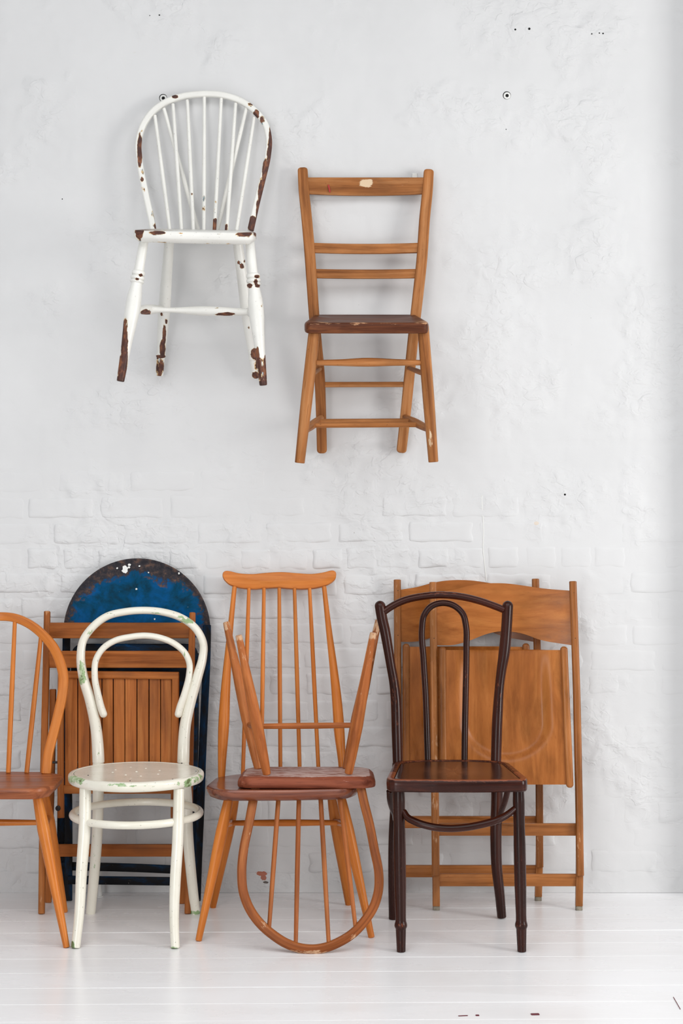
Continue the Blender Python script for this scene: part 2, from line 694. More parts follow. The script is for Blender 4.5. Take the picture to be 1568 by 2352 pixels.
M_blue = blue_metal()
M_blueframe = N('dark_blue_black_steel')
_n = M_blueframe
_g = _n.attr('gr').outputs['Vector']
_a = _n.noise(_n.mapped(_g, (9, 30, 30)), 1.0, 5, 0.65, 0.3)
_b = _n.noise(_n.mapped(_g, (60, 60, 60)), 1.0, 4, 0.7)
_c = _n.ramp(_a, [(0.47, srgb(20, 20, 23)), (0.60, srgb(8, 36, 60)), (0.70, srgb(0, 58, 104))])
_c = _n.mix(_n.step(_b, 0.68, 0.74), _c, srgb(120, 110, 104))
M_blueframe = _n.out(_c, 0.5, _n.bump(_b, 0.0003, 0.5), None, 0.1)


def dark_panel():
    n = N('embossed_dark_seat_panel')
    g = n.attr('gr').outputs['Vector']
    sep = n.n('ShaderNodeSeparateXYZ')
    n.l(g, sep.inputs[0])
    ang = n.math('ARCTAN2', sep.outputs[1], sep.outputs[0])
    rad = n.n('ShaderNodeVectorMath', operation='LENGTH')
    n.l(g, rad.inputs[0])
    comb = n.n('ShaderNodeCombineXYZ')
    n.l(n.math('MULTIPLY', ang, 9.0), comb.inputs[0])
    n.l(n.math('MULTIPLY', rad.outputs['Value'], 7.0), comb.inputs[1])
    rays = n.noise(comb.outputs[0], 1.0, 4, 0.7)
    edge = n.step(rad.outputs['Value'], 0.17, 0.02)
    c = n.ramp(rays, [(0.32, srgb(40, 18, 12)), (0.5, srgb(84, 46, 30)), (0.7, srgb(150, 100, 68))])
    base = srgb(50, 24, 16)
    fall = n.n('ShaderNodeMapRange', interpolation_type='SMOOTHSTEP')
    fall.inputs['From Min'].default_value = 0.15
    fall.inputs['From Max'].default_value = 0.01
    n.l(rad.outputs['Value'], fall.inputs['Value'])
    c = n.mix(fall.outputs['Result'], base, c)
    return n.out(c, 0.24, n.bump(rays, 0.0006, 0.5), 0.3, 0.5, 0.15)


M_darkpanel = dark_panel()


def wall_paint():
    n = N('white_painted_brick')
    geo = n.n('ShaderNodeNewGeometry')
    p = geo.outputs['Position']
    big = n.noise(n.mapped(p, (2.2, 2.2, 2.2)), 1.0, 4, 0.6)
    med = n.noise(n.mapped(p, (12, 9, 15)), 1.0, 2.2, 0.5, 0.5)
    fine = n.noise(n.mapped(p, (60, 60, 60)), 1.0, 4, 0.6, 0.3)
    c = n.ramp(big, [(0.3, srgb(206, 206, 206)), (0.7, srgb(213, 213, 213))])
    d = n.noise(n.mapped(p, (30, 30, 42), (5, 2, 1)), 1.0, 4, 0.75, 1.2)
    c = n.mix(n.math('MULTIPLY', n.step(d, 0.69, 0.78), 0.35), c, srgb(196, 190, 180))
    sp = n.noise(n.mapped(p, (150, 150, 150)), 1.0, 1, 0.5)
    c = n.mix(n.math('MULTIPLY', n.step(sp, 0.83, 0.85), 0.7), c, srgb(120, 118, 112))
    # bare patch of red brick and one old stain

    def blob(x, z, rx, rz, dist):
        s = n.n('ShaderNodeVectorMath', operation='SUBTRACT')
        n.l(p, s.inputs[0])
        s.inputs[1].default_value = (x, 0, z)
        m = n.mapped(s.outputs[0], (1 / rx, 0, 1 / rz))
        ln = n.n('ShaderNodeVectorMath', operation='LENGTH')
        n.l(m, ln.inputs[0])
        v = n.math('ADD', ln.outputs['Value'], n.math('MULTIPLY', n.math('SUBTRACT', fine, 0.5), dist))
        return n.step(v, 1.05, 0.95)
    q = P(599, 2007, 0.004)
    c = n.mix(blob(q.x, q.z, 0.019, 0.0075, 2.4), c, srgb(182, 112, 88))
    q = P(605, 2017, 0.004)
    c = n.mix(blob(q.x, q.z, 0.010, 0.009, 2.4), c, srgb(176, 110, 88))
    q = P(610, 2027, 0.004)
    c = n.mix(blob(q.x, q.z, 0.008, 0.004, 2.0), c, srgb(96, 88, 84))
    q = P(1232, 1202, 0.004)
    c = n.mix(blob(q.x, q.z, 0.0085, 0.006, 0.5), c, srgb(214, 202, 188))
    crease = n.math('ABSOLUTE', n.math('SUBTRACT', med, 0.5))
    crease = n.step(crease, 0.0, 0.05)
    h = n.math('ADD', n.math('MULTIPLY', med, 1.0), n.math('MULTIPLY', fine, 0.05))
    h = n.math('ADD', h, n.math('MULTIPLY', crease, 0.05))
    sepz = n.n('ShaderNodeSeparateXYZ')
    n.l(p, sepz.inputs[0])
    patch = n.noise(n.mapped(p, (3.2, 1, 3.2), (4, 0, 9)), 1.0, 3, 0.6)
    low = n.step(sepz.outputs[2], 1.7, 1.25)
    right = n.math('MULTIPLY', n.step(sepz.outputs[0], 0.25, 0.6), n.math('SUBTRACT', 0.07, n.math('MULTIPLY', low, 0.09)))
    lim = n.math('ADD', patch, n.math('ADD', n.math('MULTIPLY', low, 0.08), right))
    msk = n.math('ADD', n.math('MULTIPLY', n.step(lim, 0.52, 0.70), 0.9), 0.10)
    knob = n.noise(n.mapped(p, (34, 10, 46), (1, 3, 7)), 1.0, 2.5, 0.55, 0.8)
    knob = n.math('MULTIPLY', n.step(knob, 0.50, 0.72), n.step(lim, 0.50, 0.66))
    h = n.math('ADD', n.math('MULTIPLY', h, msk), n.math('MULTIPLY', knob, 0.10))
    nm = n.bump(h, 0.020, 0.6)
    return n.out(c, 0.55, nm, 0.0, 0.35)


M_wall = wall_paint()


def floor_paint():
    n = N('white_floor_paint')
    geo = n.n('ShaderNodeNewGeometry')
    p = geo.outputs['Position']
    big = n.noise(n.mapped(p, (1.5, 5, 1)), 1.0, 5, 0.6, 0.4)
    fine = n.noise(n.mapped(p, (6, 60, 10)), 1.0, 4, 0.6)
    c = n.ramp(big, [(0.3, srgb(241, 240, 240)), (0.7, srgb(247, 247, 248))])
    sp = n.noise(n.mapped(p, (90, 110, 90)), 1.0, 1, 0.5)
    c = n.mix(n.math('MULTIPLY', n.step(sp, 0.83, 0.85), 0.8), c, srgb(110, 96, 90))
    sc = n.noise(n.mapped(p, (3, 240, 3)), 1.0, 3, 0.8, 0.5)
    c = n.mix(n.math('MULTIPLY', n.step(sc, 0.72, 0.8), 0.25), c, srgb(190, 184, 180))
    r = n.ramp(big, [(0.3, (0.2,) * 3), (0.7, (0.34,) * 3)])
    h = n.math('ADD', n.math('MULTIPLY', big, 1.0), n.math('MULTIPLY', fine, 0.2))
    return n.out(c, r, n.bump(h, 0.0012, 0.5), 0.0, 0.5)


M_floor = floor_paint()
M_subfloor = plain('dark_red_subfloor', srgb(150, 128, 124), 0.8)

# ------------------------------------------------------------------ the setting: painted brick wall


def vnoise(x, z, cell, seed):
    rs = np.random.RandomState(seed)
    tab = rs.rand(256, 256)
    fx, fz = x / cell + 1000, z / cell + 1000
    ix, iz = np.floor(fx).astype(int), np.floor(fz).astype(int)
    tx, tz = fx - ix, fz - iz
    tx, tz = tx * tx * (3 - 2 * tx), tz * tz * (3 - 2 * tz)
    a = tab[ix % 256, iz % 256]
    b = tab[(ix + 1) % 256, iz % 256]
    c = tab[ix % 256, (iz + 1) % 256]
    d = tab[(ix + 1) % 256, (iz + 1) % 256]
    return (a * (1 - tx) + b * tx) * (1 - tz) + (c * (1 - tx) + d * tx) * tz - 0.5


COURSE, ZJ, BL = 0.085, 0.059, 0.238
X0, X1, ZT = -2.6, 2.3, 3.5
BRICK_TOP = ZJ + 16 * COURSE


def wall_height(x, z):
    h = 0.0030 * vnoise(x, z, 0.33, 1) + 0.0016 * vnoise(x, z, 0.09, 2) + 0.0012 * vnoise(x, z, 0.03, 3)
    up = np.clip((z - BRICK_TOP + 0.02) / 0.03, 0, 1)
    k = (z - ZJ) / COURSE
    dz = np.abs(k - np.round(k)) * COURSE
    warp = 0.004 * vnoise(x, z, 0.11, 8)
    joint = np.exp(-((dz + warp) / 0.006) ** 2)
    row = np.floor(k)
    u = x / BL + 0.5 * (row % 2) + 0.17 * np.sin(row * 3.1)
    dx = np.abs(u - np.round(u)) * BL
    vj = np.exp(-((dx + warp) / 0.006) ** 2)
    msk = np.clip(vnoise(x, z, 0.28, 5) * 3.2 + 0.15 + 0.9 * (x > 0.05), 0, 1)
    h -= up * msk * 0.0016 * np.maximum(joint, vj)
    # scattered lumps where old plaster was patched
    l = vnoise(x, z, 0.045, 11)
    h += 0.0022 * np.clip(l - 0.27, 0, 1) * 4 * np.clip(vnoise(x, z, 0.4, 12) * 3 + 0.4, 0, 1)
    return h


nx, nz = 440, 316
gx, gz = np.meshgrid(np.linspace(X0, X1, nx + 1), np.linspace(0, ZT, nz + 1), indexing='ij')
hh = wall_height(gx, gz)
# the plain surface lies a little behind the brick faces in the lower half
verts = np.stack([gx, -hh, gz], -1).reshape(-1, 3)
ii, jj = np.meshgrid(np.arange(nx), np.arange(nz), indexing='ij')
b0 = (ii * (nz + 1) + jj).ravel()
faces = np.stack([b0, b0 + nz + 1, b0 + nz + 2, b0 + 1], -1)
nv = len(verts)
back = [(X0, 0.2, 0), (X1, 0.2, 0), (X1, 0.2, ZT), (X0, 0.2, ZT)]
me = bpy.data.meshes.new('wall_back')
me.from_pydata(np.vstack([verts, back]).tolist(), [], faces.tolist() + [(nv + 3, nv + 2, nv + 1, nv)])
me.polygons.foreach_set('use_smooth', [True] * len(me.polygons))
me.materials.append(M_wall)
wall = bpy.data.objects.new('wall_back', me)
col.objects.link(wall)
wall['kind'] = 'structure'


def brick_mesh(L, seed):
    rs = np.random.RandomState(seed)
    nu, nw = 22, 9
    Hh = COURSE
    vs, fs = [], []
    us = np.concatenate([[0, .012, .03, .05], np.linspace(.085, .915, nu - 7), [.95, .97, .988, 1]])
    ws = np.concatenate([[0, .04, .10, .17], np.linspace(.28, .72, 4), [.83, .90, .96, 1]])
    ph = rs.rand(4) * 6.28
    gapx, gapz = 0.0045 + 0.003 * rs.rand(), 0.004 + 0.0025 * rs.rand()
    prd = 0.0016 + 0.0024 * rs.rand()
    tx, tz = (rs.rand(2) - 0.5) * 0.0018
    for u in us:
        for w in ws:
            x = (u - 0.5) * (L - 2 * gapx)
            z = (w - 0.5) * (Hh - 2 * gapz)
            ex = min(u, 1 - u) * L
            ez = min(w, 1 - w) * Hh
            wx = 0.010 + 0.008 * math.sin(z * 70 + ph[1]) ** 2
            e = 1 - (1 - min(1, ex / wx)) ** 2
            wz = 0.008 + 0.009 * math.sin(x * 38 + ph[2]) ** 2
            e2 = 1 - (1 - min(1, ez / wz)) ** 2
            e = e * e2
            lump = 0.0004 * math.sin(x * 60 + ph[0]) * math.sin(z * 90 + ph[1]) + 0.0003 * math.sin(x * 130 + ph[2])
            y = -(prd + lump + tx * (u - .5) * 2 + tz * (w - .5) * 2) * e + 0.0022 * (1 - e)
            x += 0.0014 * math.sin(z * 110 + ph[3]) * (1 if ex < 0.01 else 0)
            z += 0.0014 * math.sin(x * 45 + ph[0]) * (1 if ez < 0.012 else 0)
            vs.append((x, y, z))
    k = len(ws)
    for i in range(len(us) - 1):
        for j in range(k - 1):
            fs.append((i * k + j, (i + 1) * k + j, (i + 1) * k + j + 1, i * k + j + 1))
    m = bpy.data.meshes.new('brick')
    m.from_pydata(vs, [], fs)
    m.polygons.foreach_set('use_smooth', [True] * len(m.polygons))
    m.materials.append(M_wall)
    return m


brick_full = [brick_mesh(BL, s) for s in range(10)]
brick_half = [brick_mesh(BL / 2, 40 + s) for s in range(5)]
for r in range(-1, 16):
    zc = ZJ + (r + 0.5) * COURSE
    if zc < 0.03:
        continue
    header = r % 5 == 2
    step_ = BL / 2 if header else BL
    x = X0 + 1.05 + (0.0 if r % 2 else BL / 2) + (BL / 4 if header else 0) + 0.02 * math.sin(r * 2.3)
    while x < 1.55:
        pool = brick_half if header else brick_full
        o = bpy.data.objects.new('brick', random.choice(pool))
        col.objects.link(o)
        o.parent = wall
        hc = float(wall_height(np.array([x]), np.array([zc]))[0])
        o.location = (x + random.uniform(-.006, .006), -hc + random.uniform(-0.0002, 0.0010), zc + .004 * math.sin(x * 2.1 + r))
        o.scale = (random.uniform(.95, 1.0), (1.0 if zc < 1.05 else interp(zc, [1.05, 1.42], [1.0, .25])) * random.uniform(.4, 1.3) * interp(x, [.35, .75], [1.35, .5]), random.uniform(.93, 1.0))
        o.rotation_euler = (0, random.uniform(-0.006, 0.006) + (math.pi if random.random() < .5 else 0), 0)
        if abs(o.rotation_euler[1]) > 1:
            o.rotation_euler[1] = random.uniform(-0.006, 0.006)
        x += step_

# floor of painted boards running along the wall
BW, BT = 0.1425, 0.02
fl_me = bpy.data.meshes.new('floor')
fl_me.from_pydata([(X0, -7, -0.006), (X1, -7, -0.006), (X1, 0.1, -0.006), (X0, 0.1, -0.006),
                   (X0, -7, -0.05), (X1, -7, -0.05), (X1, 0.1, -0.05), (X0, 0.1, -0.05)], [],
                  [(0, 1, 2, 3), (7, 6, 5, 4), (0, 4, 5, 1), (1, 5, 6, 2), (2, 6, 7, 3), (3, 7, 4, 0)])
fl_me.materials.append(M_subfloor)
floor = bpy.data.objects.new('floor', fl_me)
col.objects.link(floor)
floor['kind'] = 'structure'
gb = Geo()
board_meshes = []
for s in range(4):
    prof = rect_sec(BW / 2 - 0.0006, 0.0035, 0.0007, 2)
    prof = [(y, z - 0.0035) for y, z in prof]
    g = Geo()
    LB = 3.1
    for k, xx in enumerate(np.linspace(-LB, LB, 16)):
        for y, z in prof:
            g.add((xx, y, z + (0.0003 * math.sin(k * 1.7 + s) if z > -0.004 else 0)), (xx, y, z))
    m = len(prof)
    for i in range(15):
        for j in range(m):
            g.f.append((i * m + j, (i + 1) * m + j, (i + 1) * m + (j + 1) % m, i * m + (j + 1) % m))
    g.f.append(tuple(range(m))[::-1])
    g.f.append(tuple(15 * m + j for j in range(m)))
    board_meshes.append(make_mesh('floorboard', g, M_floor, None, 12))
for i in range(-1, 40):
    y = -0.357 + 2.5 * BW - BW * i
    if y > 0.08 or y < -5.9:
        continue
    o = bpy.data.objects.new('floorboard', board_meshes[i % 4])
    col.objects.link(o)
    o.parent = floor
    o.location = (0, y, random.uniform(-0.0005, 0.0))
    o.rotation_euler = (0, 0, math.radians(1.05))

# unseen pier, added to shade the right edge of the back wall
pm = bpy.data.meshes.new('unseen_shade_pier')
xa, xb, ya, yb = 1.24, 2.3, -0.15, 0.1
pm.from_pydata([(xa, ya, 0), (xb, ya, 0), (xb, yb, 0), (xa, yb, 0), (xa, ya, ZT), (xb, ya, ZT), (xb, yb, ZT), (xa, yb, ZT)], [],
               [(0, 3, 2, 1), (4, 5, 6, 7), (0, 1, 5, 4), (1, 2, 6, 5), (2, 3, 7, 6), (3, 0, 4, 7)])
pm.materials.append(M_wall)
pier = bpy.data.objects.new('unseen_shade_pier', pm)
col.objects.link(pier)
pier['kind'] = 'structure'

# ------------------------------------------------------------------ wear helpers


def blobs(lst, base=0.0):
    """lst of (px, py, rx, ry, strength) marks given by where they show in the photograph"""
    def f(p, *_):
        x, y = proj(p)
        w = base
        for bx, by, rx, ry, s in lst:
            q = ((x - bx) / rx) ** 2 + ((y - by) / ry) ** 2
            if q < 1:
                w = max(w, s * (1 - q) ** 0.5)
        return w
    return f


def seat_frame(center, ex, ey):
    ex, ey = Vector(ex).normalized(), Vector(ey)
    ey = (ey - ex * ey.dot(ex)).normalized()
    ez = ex.cross(ey)
    m = Matrix((ex, ey, ez)).transposed().to_4x4()
    m.translation = Vector(center)
    return m


# ------------------------------------------------------------------ white round-seat bentwood chair
r_ = thing('bentwood_chair', PF(310, 2140), 'cream white bentwood chair with round seat and double hoop back, green chips', 'chair', 'standing chairs')
dA = lambda y: interp(y, [1400, 1740], [0.165, 0.268])
hoop = [(226, 1752), (225.5, 1737), (220.6, 1674.6), (207, 1608), (192, 1558), (185.5, 1505), (190.7, 1472), (212, 1441), (245, 1416), (288.6, 1405), (331.7, 1402),
        (375, 1406), (418, 1420), (451, 1446), (466.7, 1479), (465, 1512), (454, 1552), (438, 1608), (426.5, 1658), (421, 1737), (420.6, 1752)]
wid = [28, 28, 26, 25, 23, 20, 18.5, 18, 17.5, 17, 17, 17, 17.5, 18, 18.5, 20, 23, 25, 26, 28, 28]
wA = blobs([(188, 1545, 9, 40, .75), (192, 1560, 8, 22, .6), (207, 1455, 9, 22, .45), (218, 1435, 14, 14, .4), (253, 1412, 22, 10, .42), (430, 1426, 22, 10, .7), (415, 1418, 20, 9, .5),
            (380, 1408, 60, 8, .42), (454, 1550, 5, 14, .5), (228, 1672, 8, 30, .35), (227, 1732, 7, 14, .45), (415, 1745, 8, 10, .45), (300, 1405, 60, 7, .3)])
part('back_hoop', tube([P(x, y, dA(y)) for x, y in hoop], [W(w, dA(y)) / 2 for (x, y), w in zip(hoop, wid)], seg=20, step=0.006, wear=wA), M_cream, r_)
inner = [(237.5, 1640), (233, 1628), (225.5, 1598), (217.5, 1552), (220.6, 1515), (237, 1489), (265, 1471), (298.5, 1463), (335, 1460), (368, 1465), (401, 1479), (424.5, 1500), (435, 1525), (434, 1552), (424.5, 1592), (412, 1630), (409.6, 1640)]
part('inner_hoop', tube([P(x, y, dA(y) + 0.012) for x, y in inner], [.0122, .0122, .0115, .0106] + [.0103] * 9 + [.0106, .0115, .0122, .0122], seg=18, step=0.006, cap='round', wear=blobs([(425, 1500, 8, 30, .4), (432, 1540, 8, 14, .45), (290, 1463, 40, 8, .3)])), M_cream, r_)
sc = P(313, 1776, 0.49)
sc.z = 0.485
wS = blobs([(165, 1790, 10, 12, .7), (183, 1792, 12, 9, .8), (172, 1786, 8, 8, .7), (190, 1795, 60, 12, .38), (290, 1803, 70, 8, .52), (262, 1802, 20, 5, .6), (431, 1802, 10, 14, .9), (434, 1794, 6, 8, 1.2), (452, 1790, 18, 12, .6), (460, 1782, 8, 10, .6), (412, 1800, 10, 8, .6), (395, 1803, 20, 8, .45), (350, 1806, 30, 6, .45)])
part('seat_rim', revolve(sc, [(0.0, -.031), (.190, -.031), (.199, -.029), (.2035, -.025), (.2055, -.018), (.2057, -.010), (.2045, -.005), (.201, -.0015), (.196, 0), (.1905, 0), (.1895, -.001), (.189, -.0075), (0.0, -.0076)], 96, wear=wS), M_cream, r_)
panel = part('seat_panel', revolve(sc, [(0.0, -.0070), (.187, -.0070), (.1872, -.0015), (.1862, -.0006), (.18, -.0008), (.1, -.0022), (0.0, -.003)], 72), M_cream, r_)
for x, y in ((980, 160), (770, 170), (905, 187), (1010, 195), (1170, 180), (655, 205), (800, 205), (945, 217), (1105, 210), (870, 240), (975, 248), (780, 222), (1095, 235), (905, 265), (1125, 258)):
    q = PF(x / 3.0154, 1700 + y / 3.0154, 0.4828)
    part('perforation', revolve(q, [(0, -.002), (.0036, -.002), (.0036, .0000), (.0031, .0004), (.0026, .0001), (.0020, -.0010), (0, -.0012)], 12), M_cream, panel)
for x, y in ((690, 145), (535, 190), (610, 243), (900, 282), (1195, 270), (1357, 215), (1258, 158)):
    q = PF(x / 3.0154, 1700 + y / 3.0154, 0.4846)
    part('nail', revolve(q, [(0, -.002), (.0022, -.002), (.0022, .0004), (0, .0006)], 10), M_blackmetal, panel)
leg_wear = blobs([(165, 2174, 8, 16, 1.2), (398, 2178, 12, 5, 1.0), (447, 2096, 16, 7, .75), (455, 2065, 6, 26, .5), (216, 1950, 5, 60, .4), (216, 1985, 6, 20, .45), (183, 1905, 6, 40, .3)])
for pts, wd in (
    ([(196, 1808, .610), (194.5, 1899, .628), (187.5, 1998, .648), (182, 2098, .668), (173.5, 2177, .688)], [27, 28, 26, 23, 21]),
    ([(411, 1812, .610), (408, 1932, .640), (402, 2031.7, .660), (400, 2114.6, .675), (402.5, 2177.6, .688)], [25, 26, 25, 22, 20.5]),
    ([(225.5, 1752, .270), (225.5, 1826, .275), (222, 1932, .285), (215.6, 2015, .285), (208, 2099, .280)], [26, 26, 25, 24, 22]),
    ([(421, 1752, .270), (428, 1832, .275), (431, 1915, .285), (438, 1998, .285), (449, 2099, .280)], [26, 26, 25, 24, 22]),
):
    part('leg', tube([P(*q) for q in pts], [W(w, q[2]) / 2 for q, w in zip(pts, wd)], seg=20, step=0.006, wear=leg_wear), M_cream, r_)
cr = P(313.5, 1868, .485)
ring = [V(cr.x + .192 * math.cos(a), cr.y + .192 * math.sin(a), .357) for a in np.linspace(0, 2 * math.pi, 49)]
rg = part('ring_stretcher', tube(ring, .0118, seg=16, step=.008, closed=True, ref=(0, 0, 1), wear=blobs([(195, 1860, 40, 20, .35)])), M_cream, r_)
q = P(243.5, 1843.5, .308)
part('bolt', revolve(q, [(0, 0), (.0048, 0), (.0048, .002), (.0034, .0028), (.003, .0018), (0, .0018)], 16, axis='y'), M_brass, rg)

# ------------------------------------------------------------------ dark bentwood chair
r_ = thing('bentwood_chair', PF(1050, 2145), 'dark brown bentwood chair with single inner loop and embossed square seat', 'chair', 'standing chairs')
dB = lambda y: interp(y, [1380, 1745], [0.270, 0.352])
scuff = lambda p, *_: 0.18 + 0.12 * math.sin(p.z * 17 + p.x * 40)
wB = blobs([(905, 1590, 12, 90, .42), (880, 1420, 10, 40, .3), (1160, 1470, 14, 14, .35), (1145, 1600, 12, 60, .38), (1165, 1380, 14, 12, .3), (912, 1660, 12, 60, .36)], .12)
for pts, wd in (
    ([(872.5, 1392), (877, 1420), (883, 1446), (891, 1490), (898, 1532), (905, 1572), (908, 1598.5), (911, 1681), (913, 1752)], [25, 24.5, 24, 22.5, 21.5, 22.5, 24, 24.5, 23]),
    ([(1165.6, 1392), (1163, 1439), (1156.7, 1505.6), (1152, 1535), (1148, 1565), (1142, 1648), (1138.5, 1752)], [25, 25, 25.5, 23, 21.5, 24, 24]),
):
    part('back_post', tube([P(x, y, dB(y)) for x, y in pts], [W(w, dB(y)) / 2 for (x, y), w in zip(pts, wd)], seg=20, step=.007, cap='round', wear=wB), M_darkwood, r_)
pts = [(880, 1406), (897, 1394), (923, 1381), (972.6, 1369.5), (1012, 1366.5), (1055.6, 1370), (1098.7, 1379.6), (1130, 1390), (1158, 1401)]
part('crest_rail', tube([P(x, y, dB(y) + .004) for x, y in pts], W(16.5, .27) / 2, seg=16, wear=blobs([(1012, 1360, 140, 12, .45)], .1)), M_darkwood, r_)
pts = [(982.6, 1752), (981, 1700), (977.6, 1598.5), (972.6, 1515.6), (969, 1442.6), (974, 1412.7), (989, 1393.5), (1016, 1385), (1042, 1391), (1062, 1409), (1070, 1439), (1070.8, 1486), (1069, 1598.5), (1067, 1700), (1066.5, 1752)]
part('inner_loop', tube([P(x, y, dB(y) + .003) for x, y in pts], W(14.6, .3) / 2, seg=16, wear=blobs([(1068, 1560, 8, 40, .4), (975, 1560, 8, 40, .32)], .1)), M_darkwood, r_)
sxc = 0.336
ZS = 0.502
ol = round_poly([(sxc - .196, -.742), (sxc - .06, -.752), (sxc + .06, -.752), (sxc + .199, -.742), (sxc + .206, -.70), (sxc + .180, -.40), (sxc + .10, -.358), (sxc - .09, -.356), (sxc - .172, -.395), (sxc - .205, -.70)],
                [.03, .2, .2, .03, .06, .10, .2, .2, .10, .06])
ol = dens(ol, .012)
ident = Matrix.Identity(4)


def wrim(p, x, y, z):
    e = 0.0
    if ZS - .0055 < z < ZS + .0005 and y < -.60:
        e = .85
    elif z > ZS - .004:
        e = .50
    if z < ZS - .030:
        e = .3
    return max(e, blobs([(1100, 1800, 90, 6, .35)])(p))


part('seat_rim', slab(ol, ident, [(.012, ZS - .036), (.003, ZS - .036), (.0, ZS - .033), (-.0005, ZS - .018), (0, ZS - .006), (.0035, ZS - .001), (.008, ZS), (.018, ZS), (.021, ZS - .002), (.0225, ZS - .006)], wear=wrim), M_darkwood, r_)
oli = offset2d(ol if area2(ol) > 0 else ol[::-1], .0245)
pc = V(sxc, -.565, 0)
gp = slab(oli, ident, [(0, ZS - .006), (0, ZS - .003), (.002, ZS - .002)], dish=lambda x, y, u: -.002 * (1 - u * u))
gp.g = [(v.x - pc.x, v.y - pc.y, 0) for v in gp.v]
part('seat_panel', gp, M_darkpanel, r_)
lw = blobs([(920, 2125, 16, 5, .5), (1196, 2126, 16, 5, .5), (921, 2165, 14, 22, .34), (1198, 2165, 14, 22, .34), (918, 1990, 12, 60, .3), (1194, 1990, 14, 60, .3)], .12)
for a, b in (((915.5, 1806, .690), (921, 2186.5, .727)), ((1190, 1806, .690), (1198, 2184.5, .725))):
    A, B = P(*a), P(*b)
    B.z = 0.0
    s = .00126 / 2
    part('leg', tube([A, B], .017, seg=24, step=.01, prof=[(0, 25 * s), (.09, 28 * s), (.17, 27 * s), (.24, 26 * s), (.36, 28 * s), (.6, 27.5 * s), (.78, 24.5 * s), (.815, 25 * s), (.832, 28.5 * s), (.842, 29.5 * s), (.850, 28.5 * s), (.862, 24 * s), (.9, 23 * s), (.97, 21 * s), (1, 20.5 * s)], wear=lw), M_darkwood, r_)
for pts in ([(913, 1752, .352), (911, 1816, .355), (905, 1919, .358), (903, 2010, .358), (903.5, 2111, .351)], [(1138.5, 1752, .352), (1141, 1816, .355), (1138.5, 1919, .358), (1140, 1985, .358), (1147, 2051.6, .35), (1152, 2107, .342)]):
    wd = [26, 27, 26.5, 25, 23, 21] if len(pts) == 6 else [25, 26, 26, 24, 22]
    g = tube([P(*q) for q in pts], [W(w, q[2]) / 2 for q, w in zip(pts, wd)], seg=20, wear=lambda p, *_: .1)
    part('leg', g, M_darkwood, r_)
pts = [(926, 1862, .700), (934, 1876, .712), (952, 1887, .728), (986, 1898, .742), (1030, 1903, .748), (1065, 1901, .746), (1100, 1895, .740), (1140, 1884, .728), (1165, 1871, .712), (1182, 1857, .700)]
part('front_stretcher', tube([P(*q) for q in pts], [W(w, .72) / 2 for w in (14, 16, 17, 17, 17, 17, 17, 17, 16, 14)], seg=16, wear=lambda p, *_: .15), M_darkwood, r_)
for pts in ([(894, 1816, .56), (895, 1835, .54), (900, 1855, .50), (905, 1868, .46), (907, 1885, .385)], [(1166, 1814, .47), (1160, 1838, .45), (1152, 1860, .42), (1146, 1880, .39), (1143, 1890, .372)]):
    part('hip_brace', tube([P(*q) for q in pts], [W(w, .5) / 2 for w in (14, 14, 14, 13, 12)], seg=14), M_darkwood, r_)

# ------------------------------------------------------------------ high-backed spindle chair
r_ = thing('spindle_chair', PF(650, 2115), 'tall honey wooden spindle back chair with wavy top rail, under the upturned chair', 'chair', 'standing chairs')
dG = lambda y: interp(y, [1315, 1770], [0.060, 0.185])
crest = [(511, 1321), (513, 1314.5), (519, 1311.5), (529, 1312.5), (550, 1317.6), (580, 1319.2), (610, 1316.5), (646, 1314.8), (682, 1317.4), (715, 1319), (742, 1315.5), (758, 1311.2), (766, 1311.2), (771, 1315), (772, 1322),
         (769, 1332), (757, 1342), (739, 1349.5), (709, 1354.5), (676, 1354.8), (640, 1352), (610, 1353), (580, 1354.8), (550, 1351.5), (529, 1345), (517, 1335), (512, 1327)]
c0 = P(641, 1335, .06)
pl = []
for x, y in crest:
    q = P(x, y, .06)
    pl.append((q.x - c0.x, q.z - c0.z))
tilt = .235
Mc = seat_frame(c0, (1, 0.03, 0), (0, math.sin(tilt), math.cos(tilt)))
oc = spline2d(pl, 130)
gcr = slab(oc, Mc, [(.006, -.012), (.002, -.0105), (0, -.007), (0, .007), (.002, .0105), (.006, .012)])
for v in gcr.v:      # slightly bowed towards the wall in the middle
    t = (v.x - c0.x) / .19
    v.y += .016 * (1 - t * t)
part('crest_rail', gcr, M_beech, r_)
for pts, wd in (
    ([(538.5, 1347), (526, 1476), (517.5, 1590), (514, 1659), (509.5, 1757), (508.3, 1795)], [10.5, 14.5, 22, 25, 18, 15]),
    ([(744, 1347), (755, 1446), (767, 1545), (774.5, 1620), (779, 1680), (785, 1754), (787, 1795)], [10.5, 14, 19, 23, 24, 17, 15]),
):
    off = .075 if pts[0][0] < 600 else .058
    dd = lambda y: dG(y) + off * (y - 1345) / 435.
    part('back_post', tube([P(x, y, dd(y)) for x, y in pts], [W(w, .15) / 2 for w in wd], seg=18, step=.008), M_beech, r_)
for xt, xb in ((571.5, 558), (606, 600), (641, 643.7), (676, 688), (710.6, 731)):
    dd = lambda y: dG(y) + .0 * y
    ys = [1350, 1450, 1560, 1670, 1779]
    xs = [xt + (xb - xt) * (y - 1350) / 415. for y in ys]
    part('spindle', tube([P(x, y, dd(y) + (.004 if 1400 < y < 1700 else 0)) for x, y in zip(xs, ys)], [W(w, .12) / 2 for w in (8.2, 9.4, 10, 9.4, 9)], seg=14, step=.01), M_beech, r_)
yaw = math.radians(4)
Mg = seat_frame((-.183, -.41, .4415), (math.cos(yaw), math.sin(yaw), 0), (-math.sin(yaw), math.cos(yaw), -.045))
